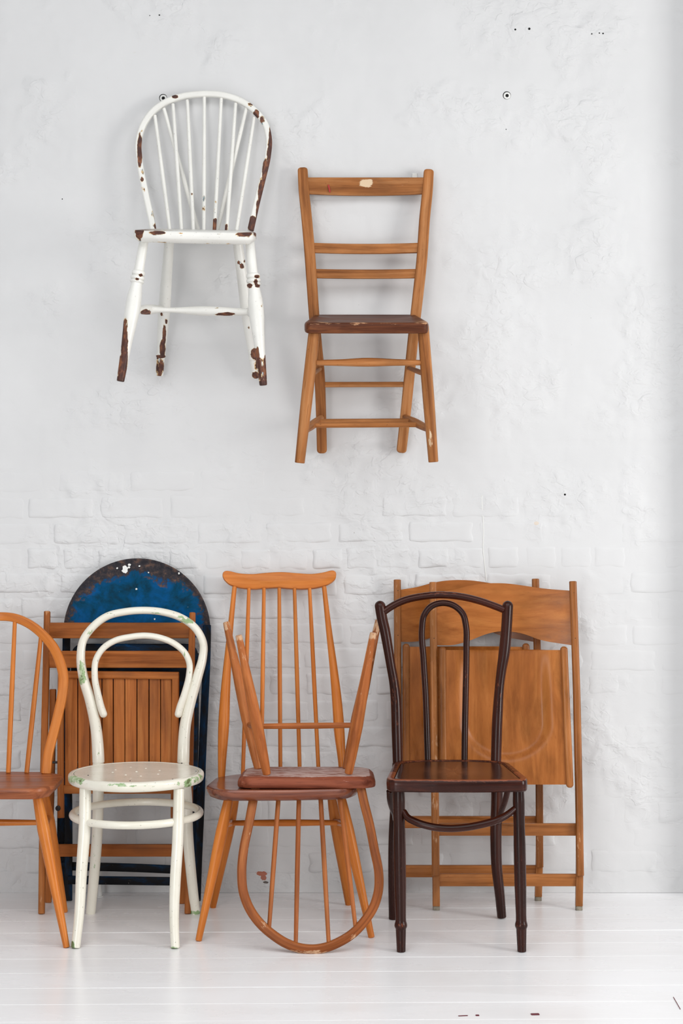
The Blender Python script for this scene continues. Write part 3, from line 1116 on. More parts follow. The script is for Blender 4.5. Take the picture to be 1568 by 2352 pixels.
ol = dens(round_poly([(-.20, -.200), (0, -.214), (.20, -.200), (.236, -.10), (.205, .13), (.12, .232), (-.12, .232), (-.205, .13), (-.236, -.10)], [.09, .5, .09, .09, .12, .14, .14, .12, .09]), .012)
part('seat', slab(ol, Mg, [(.022, -.034), (.012, -.030), (.003, -.015), (.0, -.006), (.002, -.001), (.006, 0)], dish=lambda x, y, u: -.004 * (1 - u ** 3)), M_elm_gloss, r_)
for top, bot, k in (((526, 1829, .535), (455.5, 2161), 0), ((782, 1826, .505), (853, 2153.5), 1), ((540, 1829, .275), (488.5, 2084.5), 2), ((761, 1829, .245), (800, 2078.5), 3)):
    A, B = P(*top), PF(*bot)
    sc_ = .00131 / 2 if k < 2 else .00138 / 2
    part('leg', tube([A, B], .014, seg=20, step=.012, prof=[(0, 20 * sc_), (.12, 24 * sc_), (.25, 27 * sc_), (.4, 25.5 * sc_), (.7, 19.5 * sc_), (1, 14.5 * sc_)]), M_beech, r_)
sl = [P(521, 1893, .545), P(530, 1906, .42), P(532, 1888, .26)]
sr = [P(795, 1893, .515), P(781, 1903, .39), P(767, 1886, .235)]
for s_ in (sl, sr):
    part('stretcher', tube([s_[0], (s_[0] + s_[2]) / 2, s_[2]], [.008, .0115, .008], seg=14), M_beech, r_)
A, B = (sl[0] + sl[2]) / 2, (sr[0] + sr[2]) / 2
part('stretcher', tube([A, A.lerp(B, .5), B], [.008, .0108, .008], seg=14), M_beech, r_)

# ------------------------------------------------------------------ hoop-back chair turned upside down on its seat
r_ = thing('spindle_chair', PF(713, 2190), 'hoop back chair turned upside down, its legs in the air, resting on another seat', 'chair', 'standing chairs')
Mi = seat_frame((-.1055, -.425, .4460), (1, 0, 0), (0, 1, -.060))
ol = dens(round_poly([(-.178, -.165), (0, -.172), (.178, -.165), (.208, -.13), (.207, .10), (.17, .165), (-.17, .165), (-.207, .10), (-.208, -.13)], [.05, .4, .05, .05, .07, .06, .06, .07, .05]), .012)
part('seat', slab(ol, Mi, [(.006, -.006), (.002, -.005), (.0, -.001), (.0, .010), (.003, .018), (.012, .026), (.018, .0285)], wear=lambda p, x, y, z: (.56 + .12 * math.sin(p.x * 31) if z > .027 else .16)), M_elm_dark, r_)
dI = lambda y: interp(y, [1800, 2185], [.560, .742])
hp = [(590, 1797), (587, 1810), (571, 1894), (560, 1948), (555, 2005), (559, 2050), (574, 2089), (598, 2122), (625, 2146), (658, 2167), (688, 2177.5), (718, 2180.5), (748, 2176), (778, 2164), (811, 2143), (838, 2114), (859, 2080), (869, 2044), (869.5, 2005), (860, 1954), (847, 1888), (835, 1840), (828, 1807), (825, 1795)]
wI = blobs([(568, 1920, 10, 40, .4), (560, 1990, 8, 50, .3), (690, 2188, 120, 8, .5), (600, 2130, 20, 20, .4), (800, 2155, 60, 14, .4)], .08)
part('back_hoop', tube([P(x, y, dI(y)) for x, y in hp], [(W(21, .65) / 2, .0105)] * len(hp), sec=.007, step=.007, wear=wI), M_beech_worn, r_)
for a, b in (((642, 1800), (617.5, 2134)), ((687, 1800), (679, 2166)), ((734, 1800), (754.5, 2165)), ((777, 1798), (816, 2128))):
    q0, q1 = P(a[0], a[1] - 4, dI(a[1]) - .016), P(b[0], b[1], dI(b[1]))
    part('spindle', tube([q0, q0.lerp(q1, .5), q1], [W(10.5, .65) / 2, W(11.3, .65) / 2, W(9.5, .65) / 2], seg=14, step=.01, wear=wI), M_beech_worn, r_)
feet = []
for base, tip, k in (((613, 1779, .535), (548, 1459, .585), 0), ((800, 1777, .535), (857, 1453, .585), 1), ((593.5, 1767, .335), (519, 1429, .215), 2), ((795, 1767, .335), (869, 1424, .215), 3)):
    A, B = P(*base), P(*tip)
    sc_ = .00131 / 2 if k < 2 else .00138 / 2
    part('leg', tube([A, B], .014, seg=20, step=.012, prof=[(0, 18.5 * sc_), (.12, 23 * sc_), (.34, 28 * sc_), (.55, 25.5 * sc_), (.8, 19 * sc_), (1, 15 * sc_)],
                     wear=lambda p, s: (.55 if p.z > .893 else (.3 if p.z > .80 else .14))), M_beech_worn, r_)
    feet.append((A, B))
hl = (feet[0][0].lerp(feet[0][1], .34), feet[2][0].lerp(feet[2][1], .30))
hr = (feet[1][0].lerp(feet[1][1], .34), feet[3][0].lerp(feet[3][1], .30))
for a, b in (hl, hr):
    part('stretcher', tube([a, a.lerp(b, .5), b], [.0075, .0095, .0075], seg=14), M_beech_worn, r_)
A, B = hl[0].lerp(hl[1], .35), hr[0].lerp(hr[1], .35)
part('stretcher', tube([A, A.lerp(B, .5), B], [.008, .0095, .008], seg=14), M_beech_worn, r_)

# ------------------------------------------------------------------ hoop-back chair cut by the left edge
r_ = thing('spindle_chair', PF(-60, 2140), 'honey wooden hoop back chair cut off by the left edge of the photo', 'chair', 'standing chairs')
xc = lambda d: -1.095 + (d - .26) * .07


def mir(p):
    return V(2 * xc(-p.y) - p.x, p.y, p.z)


dL = lambda y: interp(y, [1410, 1770], [.205, .355])
half = [(0, 1416.5), (33, 1419), (66, 1432.5), (99.5, 1459), (122, 1486), (137.5, 1519), (146, 1558.5), (143.5, 1592), (133.5, 1641), (121, 1691), (110, 1737), (106, 1778)]
hp = [P(x, y, dL(y)) for x, y in half]
hp = [mir(p) for p in hp[::-1][:-1]] + [V(xc(.205), -.205, P(0, 1416, .205).z)] + hp[1:]
wd_ = [22, 22, 22, 22, 22.5, 22.5, 22.5, 22, 21, 20.5, 20, 20, 20, 20.5, 21, 22, 22.5, 22.5, 22.5, 22, 22, 22, 22][:len(hp)]
part('back_hoop', tube(hp, [(W(w, .28) / 2, .0105) for w in wd_], sec=.006, step=.007), M_beech, r_)
for a, b in (((34, 1428), (19, 1776)), ((94, 1462), (61, 1776))):
    q0, q1 = P(a[0], a[1], dL(a[1])), P(b[0], b[1], .345)
    for m_ in (False, True):
        s0, s1 = (mir(q0), mir(q1)) if m_ else (q0, q1)
        part('spindle', tube([s0, s0.lerp(s1, .5), s1], [W(9.5, .28) / 2, W(11.6, .28) / 2, W(11, .3) / 2], seg=14, step=.01), M_beech, r_)
Ml = seat_frame((xc(.48), -.48, .461), (math.cos(-.07), math.sin(-.07), 0), (math.sin(.07), math.cos(.07), -.02))
ol = dens(round_poly([(-.205, -.185), (0, -.200), (.205, -.185), (.236, -.12), (.215, .10), (.14, .165), (-.14, .165), (-.215, .10), (-.236, -.12)], [.06, .5, .06, .06, .10, .1, .1, .10, .06]), .012)
part('seat', slab(ol, Ml, [(.026, -.035), (.016, -.033), (.006, -.020), (.0, -.010), (.0015, -.003), (.006, 0)], dish=lambda x, y, u: -.004 * (1 - u ** 3), wear=lambda p, x, y, z: .22 if -.022 < z < -.004 else .05), M_elm, r_)
legs = []
for top, bot in (((83, 1816, .60), (153, 2176.5)), ((100, 1816, .31), (149, 2095))):
    A, B = P(*top), PF(*bot)
    for m_ in (False, True):
        a, b = (mir(A), mir(B)) if m_ else (A, B)
        s_ = .00131 / 2
        part('leg', tube([a, b], .014, seg=20, step=.012, prof=[(0, 20 * s_), (.1, 24 * s_), (.25, 29 * s_), (.45, 26 * s_), (.75, 19.5 * s_), (1, 14.5 * s_)]), M_beech, r_)
        legs.append((a, b))
for f, b in ((legs[0], legs[2]), (legs[1], legs[3])):
    a, c = f[0].lerp(f[1], .24), b[0].lerp(b[1], .22)
    part('stretcher', tube([a, a.lerp(c, .5), c], [.0075, .0105, .0075], seg=14), M_beech, r_)
A = legs[0][0].lerp(legs[0][1], .24).lerp(legs[2][0].lerp(legs[2][1], .22), .5)
B = mir(A)
part('stretcher', tube([A, A.lerp(B, .5), B], [.0078, .0105, .0078], seg=14), M_beech, r_)

# ------------------------------------------------------------------ blue steel folding chair against the wall
r_ = thing('folding_chair', PF(305, 2071), 'blue and black metal folding chair with big rounded back leaning on the wall', 'chair', 'folded chairs')
dM = lambda y: interp(y, [1282, 2071], [.032, .125])
cM = P(314.5, 1450, dM(1450))
eyM = V(0, (P(0, 1282, dM(1282)) - P(0, 2071, dM(2071))).y, (P(0, 1282, dM(1282)) - P(0, 2071, dM(2071))).z).normalized()
Mm = seat_frame(cM, (1, 0, 0), eyM)
Rm = W(168.5, .05)
arc = [(Rm * math.cos(a), Rm * .995 * math.sin(a)) for a in np.linspace(0, math.pi, 48)]
ol = dens([(Rm * .998, -.020), (Rm, -.01)] + arc[0:] + [(-Rm, -.01), (-Rm * .998, -.020)], .02)


def wblue(p, x, y, z):
    r = math.hypot(x, max(y, 0)) / Rm
    w = interp(r, [0, .62, .82, .95, 1.0], [.02, .08, .34, .55, 1.0])
    w += .45 * max(0, (y - .13) / .10)
    if abs(z) > .0065 and r > .97:
        w = 1.2
    return w


gB = Geo()
part('back_panel', slab(ol, Mm, [(.004, -.005), (.001, -.004), (0, -.002), (0, .0035), (.0015, .005), (.004, .0052), (.008, .003)], dish=lambda x, y, u: .0015 * (1 - u * u), wear=wblue), M_blue, r_)
bp = [o for o in r_.children][-1]
for sx_, sy_, rr_ in ((287, 1308, 7.5), (297, 1297, 3), (296, 1303, 2.5), (269, 1305, 2), (320, 1300, 2), (313, 1353, 2.2), (341, 1315, 1.6), (355, 1422, 1.8), (411, 1317, 2.2)):
    ang = [2 * math.pi * k / 14 for k in range(14)]
    so_ = [(W(rr_, .04) * (1 + .35 * random.uniform(-1, 1)) * math.cos(t), W(rr_, .04) * (1 + .35 * random.uniform(-1, 1)) * math.sin(t)) for t in ang]
    Ms = seat_frame(P(sx_, sy_, dM(sy_) + .0052), (1, 0, 0), eyM)
    part('paint_splash', slab(so_, Ms, [(0, -.001), (0, .0006), (.0003, .0009)]), M_plastic, bp, 'white paint splash')
lf = [(157, 2069), (157.5, 1950), (157, 1850), (154.5, 1700), (152, 1560), (152.5, 1470), (153, 1440)]
rf = [(452, 2069), (455, 1980), (460, 1866), (465, 1724), (471, 1592), (474, 1525), (475.5, 1460), (475.5, 1435)]
for pts in (lf, rf):
    g = tube([P(x, y, dM(y) + .002) for x, y in pts], (W(17.5, .08) / 2, .005), sec=.002, step=.02)
    part('frame_post', g, M_blueframe, r_)
for pts in ([(141, 1800), (140, 1900), (141, 2000), (147, 2062)], [(448, 1500), (447, 1700), (442, 1900), (438, 2062)]):
    part('rear_leg', tube([P(x, y, dM(y) - .022) for x, y in pts], (W(17, .08) / 2, .005), sec=.002, step=.02), M_blueframe, r_)
so = P(308, 1648, dM(1648) + .016)
hw, hhh = W(146, .09), W(169, .09)
ol = dens(round_poly([(-hw, -hhh), (hw, -hhh), (hw, hhh), (-hw, hhh)], [.03, .03, .045, .045]), .03)
Mm2 = seat_frame(so, (1, 0, 0), eyM)
part('seat', slab(ol, Mm2, [(.004, -.007), (0, -.004), (0, .005), (.004, .008)]), M_blueframe, r_)
for pts, dd in (([(136, 1989), (300, 1993), (440, 1999)], -.010), ([(155, 2021), (300, 2023), (452, 2025)], .012)):
    part('rung', tube([P(x, y, dM(y) + dd) for x, y in pts], (W(19, .11) / 2, .004), sec=.002, step=.03), M_blueframe, r_)

# ------------------------------------------------------------------ slatted wooden folding chair
r_ = thing('folding_chair', PF(265, 2098), 'red brown wooden folding chair with slatted seat folded up, before the blue one', 'chair', 'folded chairs')
dS = lambda y: interp(y, [1404, 2098], [.104, .280])
wsl = blobs([(108, 1404, 14, 14, .5), (97, 2080, 14, 40, .45), (270, 1430, 160, 6, .35), (404, 1556, 9, 16, .1)], .08)
for pts in ([(108.5, 1404), (107, 1492), (103, 1658), (99, 1850), (95.5, 2099)], [(442, 1407), (440, 1500), (437, 1700), (434, 1900), (431, 2099)]):
    q = [P(x, y, dS(y)) for x, y in pts[:-1]] + [PF(*pts[-1])]
    part('post', tube(q, [(W(w, .2) / 2, .0115) for w in (14, 15, 15.5, 15.5, 14)], sec=.006, step=.02, wear=wsl), M_slat, r_)


def bowed(yt, yb, xl, xr, dd, bow, t=.007, name='back_slat', mat=None):
    mat = mat or M_slat
    yc = (yt + yb) / 2
    pts = []
    for k in range(7):
        u = k / 6
        x = xl + (xr - xl) * u
        pts.append(P(x, yc, dd - bow * (1 - (2 * u - 1) ** 2)))
    return part(name, tube(pts, (W(yb - yt, dd) / 2, t), sec=.003, step=.03, wear=wsl), mat, r_)


bowed(1430, 1466, 112, 438, dS(1448), .010)
bowed(1495, 1534, 112, 436, dS(1514), .010)
dS2 = lambda y: dS(y) + .010
# seat folded flat between the posts
seat = part('seat_rail', tube([P(140.5, 1548, dS2(1548)), P(139.5, 1700, dS2(1700)), P(140, 1879, dS2(1879))], (W(14.5, .2) / 2, .010), sec=.004, step=.03, wear=wsl), M_slat, r_)
part('seat_rail', tube([P(403.5, 1550, dS2(1550)), P(402, 1700, dS2(1700)), P(400, 1879, dS2(1879))], (W(16, .2) / 2, .010), sec=.004, step=.03, wear=wsl), M_slat, r_)
part('seat_top_rail', tube([P(134, 1549.5, dS2(1550) + .004), P(272, 1550.5, dS2(1550) + .004), P(411, 1552, dS2(1550) + .004)], (W(17, .15) / 2, .009), sec=.006, step=.03, wear=wsl), M_slat, r_)
part('seat_bottom_rail', tube([P(140, 1813, dS2(1813) - .004), P(400, 1813, dS2(1813) - .004)], (W(19, .2) / 2, .008), sec=.003, step=.04), M_slat, r_)
xs = [148.6, 179, 206.5, 234, 260.5, 287, 314.5, 342.6, 369, 395]
for i in range(9):
    xm, w = (xs[i] + xs[i + 1]) / 2, xs[i + 1] - xs[i] - 1.6
    if i in (0, 3, 6):
        w -= .9
    part('seat_slat', tube([P(xm, 1556, dS2(1556) - .004), P(xm, 1680, dS2(1680) - .004), P(xm, 1806, dS2(1806) - .004)], (W(w, .17) / 2, .005), sec=.0015, step=.05), M_slat, r_)
part('pivot_rod', tube([P(93, 1751, dS(1751) + .004), P(437, 1751, dS(1751) + .004)], .0038, seg=10, step=.1), M_blackmetal, r_, 'dark metal rod')
for x in (133.5, 404):
    q = P(x, 1856, dS2(1856) + .008)
    part('bolt', revolve(q, [(0, 0), (.0085, 0), (.0085, .006), (.005, .009), (0, .009)], 14, axis='y'), M_blackmetal, r_, 'dark bolt head')
for pts in ([(121.5, 1583, .132), (119, 1750, .136), (115, 1900, .136), (111, 2072.5, .128)], [(429, 1583, .132), (426, 1750, .136), (423, 1900, .136), (419, 2075, .128)]):
    q = [P(*a) for a in pts[:-1]] + [PF(pts[-1][0], pts[-1][1])]
    part('rear_leg', tube(q, (W(14.5, .13) / 2, .009), sec=.003, step=.03), M_slat, r_)
part('stretcher', tube([P(118, 1953, .134), P(424, 1953, .134)], (W(28, .13) / 2, .006), sec=.002, step=.05), M_slat, r_)

# ------------------------------------------------------------------ two plywood folding chairs
th1 = math.atan2(.135, 1.04)
xm1 = (PF(1001.5, 2091).x + PF(1329, 2091).x) / 2
r_ = thing('folding_chair', (xm1, -.235, 0), 'front one of two folded plywood chairs, overlapping the one nearer the wall', 'chair', 'folded plywood chairs', rot=(-th1, 0, 0))
dP = lambda y: interp(y, [1337, 2091], [.100, .235])
wp = blobs([(999, 1800, 12, 260, .42), (995, 1400, 12, 60, .4), (1330, 1960, 14, 60, .45), (1316, 1338, 14, 10, .4)], .12)
for top, mid, end, foot in (((994, 1337), (996, 1560), (1000, 2012), (1001.5, 2091)), ((1315, 1335), (1324, 1600), (1332, 2012), (1329, 2091))):
    q = [P(top[0], top[1], dP(top[1]) + .008), P(mid[0], mid[1], dP(mid[1]) + .008), P(end[0], end[1], dP(end[1]) + .008)]
    part('post', tube(q, (W(17, .16) / 2, .0095), sec=.0075, step=.02, wear=wp), M_plyframe, r_)
    fx = foot[0]
    q = [P(mid[0], mid[1], dP(mid[1]) - .009), P(end[0] + (fx - end[0]) * .6, end[1], dP(end[1]) - .006), P(fx, 2082, dP(2082))]
    lg = part('leg', tube(q, (W(16.5, .2) / 2, .0085), sec=.002, step=.03, wear=wp), M_plyframe, r_)
    q = [P(fx, 2081, dP(2081)), P(fx, 2091, dP(2091))]
    part('foot_cap', tube(q, (W(15.8, .23) / 2, .0088), sec=.003, step=.01), M_grey_cap, lg, 'worn grey foot cap')
    for yy in (1362, 1466):
        qq = P(interp(yy, [1337, 1600], [top[0], mid[0]]) + 1.5, yy, dP(yy) + .0175)
        part('screw', revolve(qq, [(0, -.001), (.0016, -.001), (.0016, .0003), (0, .0005)], 8, axis='y'), M_blackmetal, r_)
topc = [(1000, 1361), (1040, 1355), (1075, 1346), (1105, 1341), (1140, 1339.5), (1165, 1340.5), (1200, 1345), (1250, 1352), (1312, 1357)]
botc = [(1000, 1482), (1040, 1481.5), (1079, 1471), (1115, 1457), (1140, 1451), (1160, 1450), (1198, 1455), (1238, 1469), (1312, 1482)]


def ply(u, v):
    x = 1000 + 312 * u
    yt = interp(x, [a for a, _ in topc], [b for _, b in topc])
    yb = interp(x, [a for a, _ in botc], [b for _, b in botc])
    y = yb + (yt - yb) * v
    return P(x, y, dP(1410) + (1410 - y) * -.00017 + .004 - .030 * (1 - (2 * u - 1) ** 2))


topc = [tuple(q) for q in catmull([(a, b, 0) for a, b in topc], 40)[:, :2]]
botc = [tuple(q) for q in catmull([(a, b, 0) for a, b in botc], 40)[:, :2]]
part('back_panel', sheet(ply, 44, 6, .007, grain='h'), M_ply, r_, angle=50)


def plyseat(u, v):
    x = 1022 + (1292 - 1022) * u + 14 * u * (1 - v)
    y = 1802 + (1493 - 1802) * v
    a = abs(u - .5) / .40
    if v < .46:
        a = math.hypot(a, (.46 - v) / .30)
    t = min(1, max(0, (1.0 - a) / .26))
    z = .018 * t * t * (3 - 2 * t) * min(1, max(0, (1 - v) / .3)) ** .6
    return P(x, y, dP(y) + .016 - z)


part('seat_panel', sheet(plyseat, 60, 64, .007), M_ply, r_, angle=60)
for a, m_, b in (((1015.5, 1493), (1016, 1640), (1018, 1803)), ((1294.5, 1492), (1301, 1640), (1308, 1802))):
    q = [P(x, y, dP(y) + .018) for x, y in (a, m_, b)]
    part('seat_rail', tube(q, (W(16.5, .16) / 2, .0105), sec=.0075, step=.03, cap='round'), M_plyframe, r_)
for yt, yb in ((1891, 1919), (2007, 2035)):
    yc = (yt + yb) / 2
    part('stretcher', tube([P(1003, yc, dP(yc) - .010), P(1326, yc, dP(yc) - .010)], (W(yb - yt, .2) / 2, .006), sec=.002, step=.06), M_plyframe, r_)
r2 = copy_tree(r_)
th2 = math.atan2(.074, 1.05)
r2.rotation_euler = (-th2, 0, 0)
r2.location = ((PF(1235, 2068).x - (PF(1329, 2091).x - xm1)), -.107, 0)
r2['label'] = 'rear one of two folded plywood chairs, standing nearest the wall, mostly covered'

# ------------------------------------------------------------------ chipped white chair hanging on the wall
r_ = thing('windsor_chair', V(-.45, -.2, 1.68), 'white chair with chipped paint, hoop and spindle back, hanging high on the wall', 'chair', 'chairs hung on the wall')
dH = lambda y: interp(y, [216, 525], [.030, .098])
hp = [(352, 530), (350.5, 521), (333, 438), (320, 366.6), (317.5, 332), (326, 295), (345, 263), (373.5, 239), (414, 223), (454, 216.7), (482.6, 216), (517, 220), (554, 233), (586, 256), (609, 286), (617, 318), (614.6, 358), (603, 409.6), (589, 467), (577, 521), (575, 530)]
wh = blobs([(321, 345, 7, 45, 1.1), (324, 300, 6, 14, .5), (328, 395, 6, 14, .5), (326, 412, 5, 8, .9), (330, 440, 6, 30, .45), (352, 500, 8, 30, .5), (402, 222, 9, 5, .9), (588, 263, 9, 14, .9), (575, 240, 8, 8, .7),
            (603, 275, 8, 20, .7), (621, 320, 5, 50, .9), (620, 370, 9, 60, 1.0), (610, 410, 10, 50, 1.15), (600, 450, 9, 50, 1.05), (593, 490, 7, 40, 1.0), (580, 515, 14, 22, 1.2), (358, 515, 6, 16, .7)])
part('back_hoop', tube([P(x, y, dH(y)) for x, y in hp], [(W(14.5, .05) / 2, .0105)] * len(hp), sec=.006, step=.004, wear=wh), M_chip, r_)
ws = blobs([(468, 455, 5, 14, .55), (468, 480, 5, 14, .6), (495, 463, 4, 9, .55), (493, 485, 4, 14, .5), (493, 518, 9, 20, 1.2), (520, 522, 6, 10, .8), (503, 300, 4, 70, .34), (500, 400, 4, 60, .34), (518, 525, 5, 8, .9), (416, 376, 4, 5, .5), (440, 446, 4, 5, .5)])
for a, b in (((355.4, 264), (390, 530)), ((397, 238), (417, 531)), ((430, 229), (444, 533)), ((469, 222), (468, 533)), ((508, 225), (492, 533)), ((541, 236), (520, 533)), ((583.6, 268), (543, 530))):
    q0, q1 = P(a[0], a[1], dH(a[1])), P(b[0], b[1], .092)
    part('spindle', tube([q0, q0.lerp(q1, .6), q1], [W(7.6, .06) / 2, W(9.2, .06) / 2, W(8.4, .08) / 2], seg=14, step=.006, wear=ws), M_chip, r_)
for a, b in (((376, 248), (456, 533)), ((566, 246), (498, 533))):
    q0, q1 = P(a[0], a[1], dH(a[1]) - .002), P(b[0], b[1], .046)
    part('brace_spindle', tube([q0, q0.lerp(q1, .6), q1], [W(8, .05) / 2, W(10.5, .05) / 2, W(9.5, .05) / 2], seg=14, step=.008), M_chip, r_)
sb, sf = P(466, 527, .075), P(460, 532.5, .42)
Mh = seat_frame(sb, (1, 0, -.022), sf - sb)      # ex to the right, ey towards the viewer, normal points down
Lh = (sf - sb).length
ol = dens(round_poly([(-.10, -.035), (.10, -.035), (.155, .04), (.192, Lh - .075), (.186, Lh - .018), (.10, Lh + .004), (-.10, Lh + .004), (-.186, Lh - .018), (-.192, Lh - .075), (-.155, .04)],
                     [.08, .08, .1, .06, .03, .2, .2, .03, .06, .1]), .008)


def wseat(p, x, y, z):
    px, py = proj(p)
    w = blobs([(320, 533, 12, 18, 1.2), (360, 536, 26, 7, 1.0), (410, 538, 14, 4, .7), (440, 541, 5, 4, .9), (505, 538, 14, 3, .6), (560, 537, 24, 6, 1.1), (590, 533, 11, 12, 1.2), (592, 548, 5, 10, .9)])(p)
    if z > .030 and y > Lh - .05:
        w = max(w, .38)
    return w


part('seat', slab(ol, Mh, [(.004, 0), (.0015, .0015), (0, .005), (0, .020), (.002, .024), (.012, .034), (.022, .037)][::1], wear=wseat, dish=lambda x, y, u: .0), M_chip, r_)
wl = blobs([(286, 800, 9, 70, 1.25), (280, 850, 12, 40, 1.15), (289, 745, 6, 24, .7), (290, 725, 5, 12, .6), (323, 632, 6, 5, 1.0), (315, 641, 6, 4, .9), (316, 690, 3, 20, .4), (590, 635, 8, 5, 1.1), (587, 648, 6, 9, 1.1), (573, 656, 7, 6, 1.3), (592, 657, 8, 4, 1.3),
            (598, 690, 5, 14, .5), (591, 820, 5, 30, 1.2), (600, 850, 12, 40, .75), (609, 850, 5, 40, 1.2), (604, 880, 14, 8, 1.2), (601, 700, 4, 10, .5), (377, 770, 5, 28, 1.2), (373, 800, 8, 24, .95), (382, 738, 4, 8, .9), (371, 722, 4, 6, .8), (367, 845, 14, 28, .8), (368, 819, 14, 5, 1.3),
            (548, 603, 4, 6, 1.2), (555, 611, 6, 8, 1.2), (561, 600, 3, 5, .9), (583, 812, 9, 16, 1.0), (587, 862, 10, 10, 1.1), (571, 752, 4, 5, .7), (587, 835, 7, 24, .6), (276, 870, 14, 10, 1.0)])
front = [(0, 21), (.20, 23), (.222, 23.5), (.227, 29), (.236, 31.5), (.247, 31.5), (.254, 29), (.2565, 25.5), (.259, 25.5), (.262, 30), (.268, 33), (.278, 33), (.284, 30), (.2865, 26), (.289, 26), (.292, 30), (.297, 32.5), (.303, 32.5), (.309, 28), (.313, 25.5), (.34, 27.5), (.40, 33.5), (.46, 35.5), (.54, 34), (.64, 28.5), (.75, 23.5), (.88, 20.5), (1, 17.5)]
rear = [(0, 22), (.2, 24), (.4, 27), (.54, 28), (.68, 25), (.82, 20), (.835, 20), (.845, 22.5), (.855, 22.5), (.865, 19), (.93, 18.5), (1, 17.5)]
hl = []
for a, b, pr in (((331, 549, .345), (276.5, 876, .365), front), ((573.5, 555, .345), (604.5, 885, .365), front), ((388.5, 553, .175), (366, 862, .034), rear), ((545.5, 557, .175), (588, 868, .034), rear)):
    A, B = P(*a), P(*b)
    s_ = W(1, (a[2] + b[2]) / 2) / 2
    part('leg', tube([A, B], .014, seg=24, step=.005, prof=[(t, w * s_) for t, w in pr], wear=wl), M_chip, r_)
    hl.append((A, B))
wst = blobs([(334, 718, 13, 8, 1.3), (520, 721, 24, 5, 1.2), (500, 722, 10, 3, .8), (497, 708, 8, 4, .5), (345, 715, 4, 10, .6)])
mids = []
for f, b in ((hl[0], hl[2]), (hl[1], hl[3])):
    a, c = f[0].lerp(f[1], .50), b[0].lerp(b[1], .50)
    part('stretcher', tube([a, a.lerp(c, .5), c], [.009, .0165, .009], seg=18, step=.005, wear=wst), M_chip, r_)
    mids.append(a.lerp(c, .5))
a, c = mids
part('stretcher', tube([a, a.lerp(c, .05), a.lerp(c, .10), a.lerp(c, .55), c], [.013, .0115, .0095, .0155, .010], seg=18, step=.005, wear=wst), M_chip, r_)

# ------------------------------------------------------------------ brown ladder-back chair hanging on the wall
r_ = thing('ladder_back_chair', V(.08, -.2, 1.43), 'plain brown wooden chair with three back slats, hanging on the wall', 'chair', 'chairs hung on the wall')
dK = lambda y: interp(y, [387, 722, 1033], [.034, .092, .030])
wk = blobs([(842, 421, 16, 11, 1.3), (990, 1010, 8, 40, .2), (695, 387, 10, 10, .15)], .06)
for pts in ([(695, 393), (697, 430), (704, 500), (711, 580), (716, 650), (721, 722), (727, 790), (733, 853), (737, 950), (739, 1033)], [(984, 397), (982, 430), (975, 500), (968, 600), (961, 665), (954.5, 722), (947, 790), (940, 860), (930, 960), (922, 1032)]):
    q = [P(x, y, dK(y)) for x, y in pts]
    part('back_post', tube(q, [(W(w, .05) / 2, .0125) for w in (23, 24, 24.5, 24.5, 24.5, 24, 24, 24, 23.5, 23)], sec=.005, step=.02, cap='round', wear=wk), M_kitchen, r_)


def kslat(xl, xr, yt, yb, bow, droop, name='back_slat'):
    pts, rad = [], []
    for k in range(9):
        u = k / 8
        c = 1 - (2 * u - 1) ** 2
        x = xl + (xr - xl) * u
        yc = (yt + yb) / 2 + droop * c
        pts.append(P(x, yc, dK(yc) - bow * c + .002))
        rad.append((W(yb - yt + 4 * c * (1 if yb - yt > 30 else 0), .05) / 2, .0065))
    return part(name, tube(pts, rad, sec=.0025, step=.02, wear=wk), M_kitchen, r_)


ts = kslat(703, 976, 408, 446, .020, 2)
kslat(716, 965, 558, 581, .018, 2.5)
kslat(721, 960, 618, 639, .018, 1.5)
part('crayon_mark', tube([P(753.5, 424, dK(424) - .001), P(756, 433, dK(433) - .001), P(757.5, 442, dK(442) - .001)], (.0026, .0008), sec=.0004, step=.006), M_red, ts, 'short red stroke')
sb, sf = P(838, 722, .075), P(846, 741, .445)
Mk = seat_frame(sb, (-1, 0, 0), sf - sb)     # normal up
Lk = (sf - sb).length
ol = dens(round_poly([(-.168, .0), (.168, .0), (.193, Lk - .05), (.188, Lk - .004), (.08, Lk + .002), (-.08, Lk + .002), (-.188, Lk - .004), (-.193, Lk - .05)], [.03, .03, .05, .022, .2, .2, .022, .05]), .01)
part('seat', slab(ol, Mk, [(.006, -.034), (.002, -.032), (0, -.026), (0, -.010), (.002, -.004), (.006, -.0005), (.010, 0)], dish=lambda x, y, u: -.010 * (1 - u ** 2.5), grain='x',
                 wear=lambda p, x, y, z: (.44 + .15 * math.sin(x * 60) if z > -.008 and y > Lk - .09 else .10)), M_kseat, r_)
fl = []
wkl = blobs([(990, 1012, 7, 40, .5), (688, 1050, 10, 20, .3)], .08)
for a, b in (((723, 748, .405), (688, 1063.5, .385)), ((971, 748, .405), (995, 1061.5, .385))):
    A, B = P(*a), P(*b)
    part('leg', tube([A, A.lerp(B, .5), B], [W(26.5, .4) / 2, W(27, .4) / 2, W(23, .4) / 2], seg=20, step=.01, wear=wkl), M_kitchen, r_)
    fl.append((A, B))
dk2 = interp(833, [748, 1063], [.405, .385])
part('rung', tube([P(726, 833, dk2), P(785, 833, dk2), P(843, 832, dk2), P(905, 832.5, dk2), P(968, 833, dk2)], [W(w, .4) / 2 for w in (12.5, 16, 20.5, 16, 12.5)], seg=16, step=.01), M_kitchen, r_)
part('rung', tube([P(735, 883.5, .062), P(935, 883, .062)], (W(12, .06) / 2, .007), sec=.003, step=.05), M_kitchen, r_)
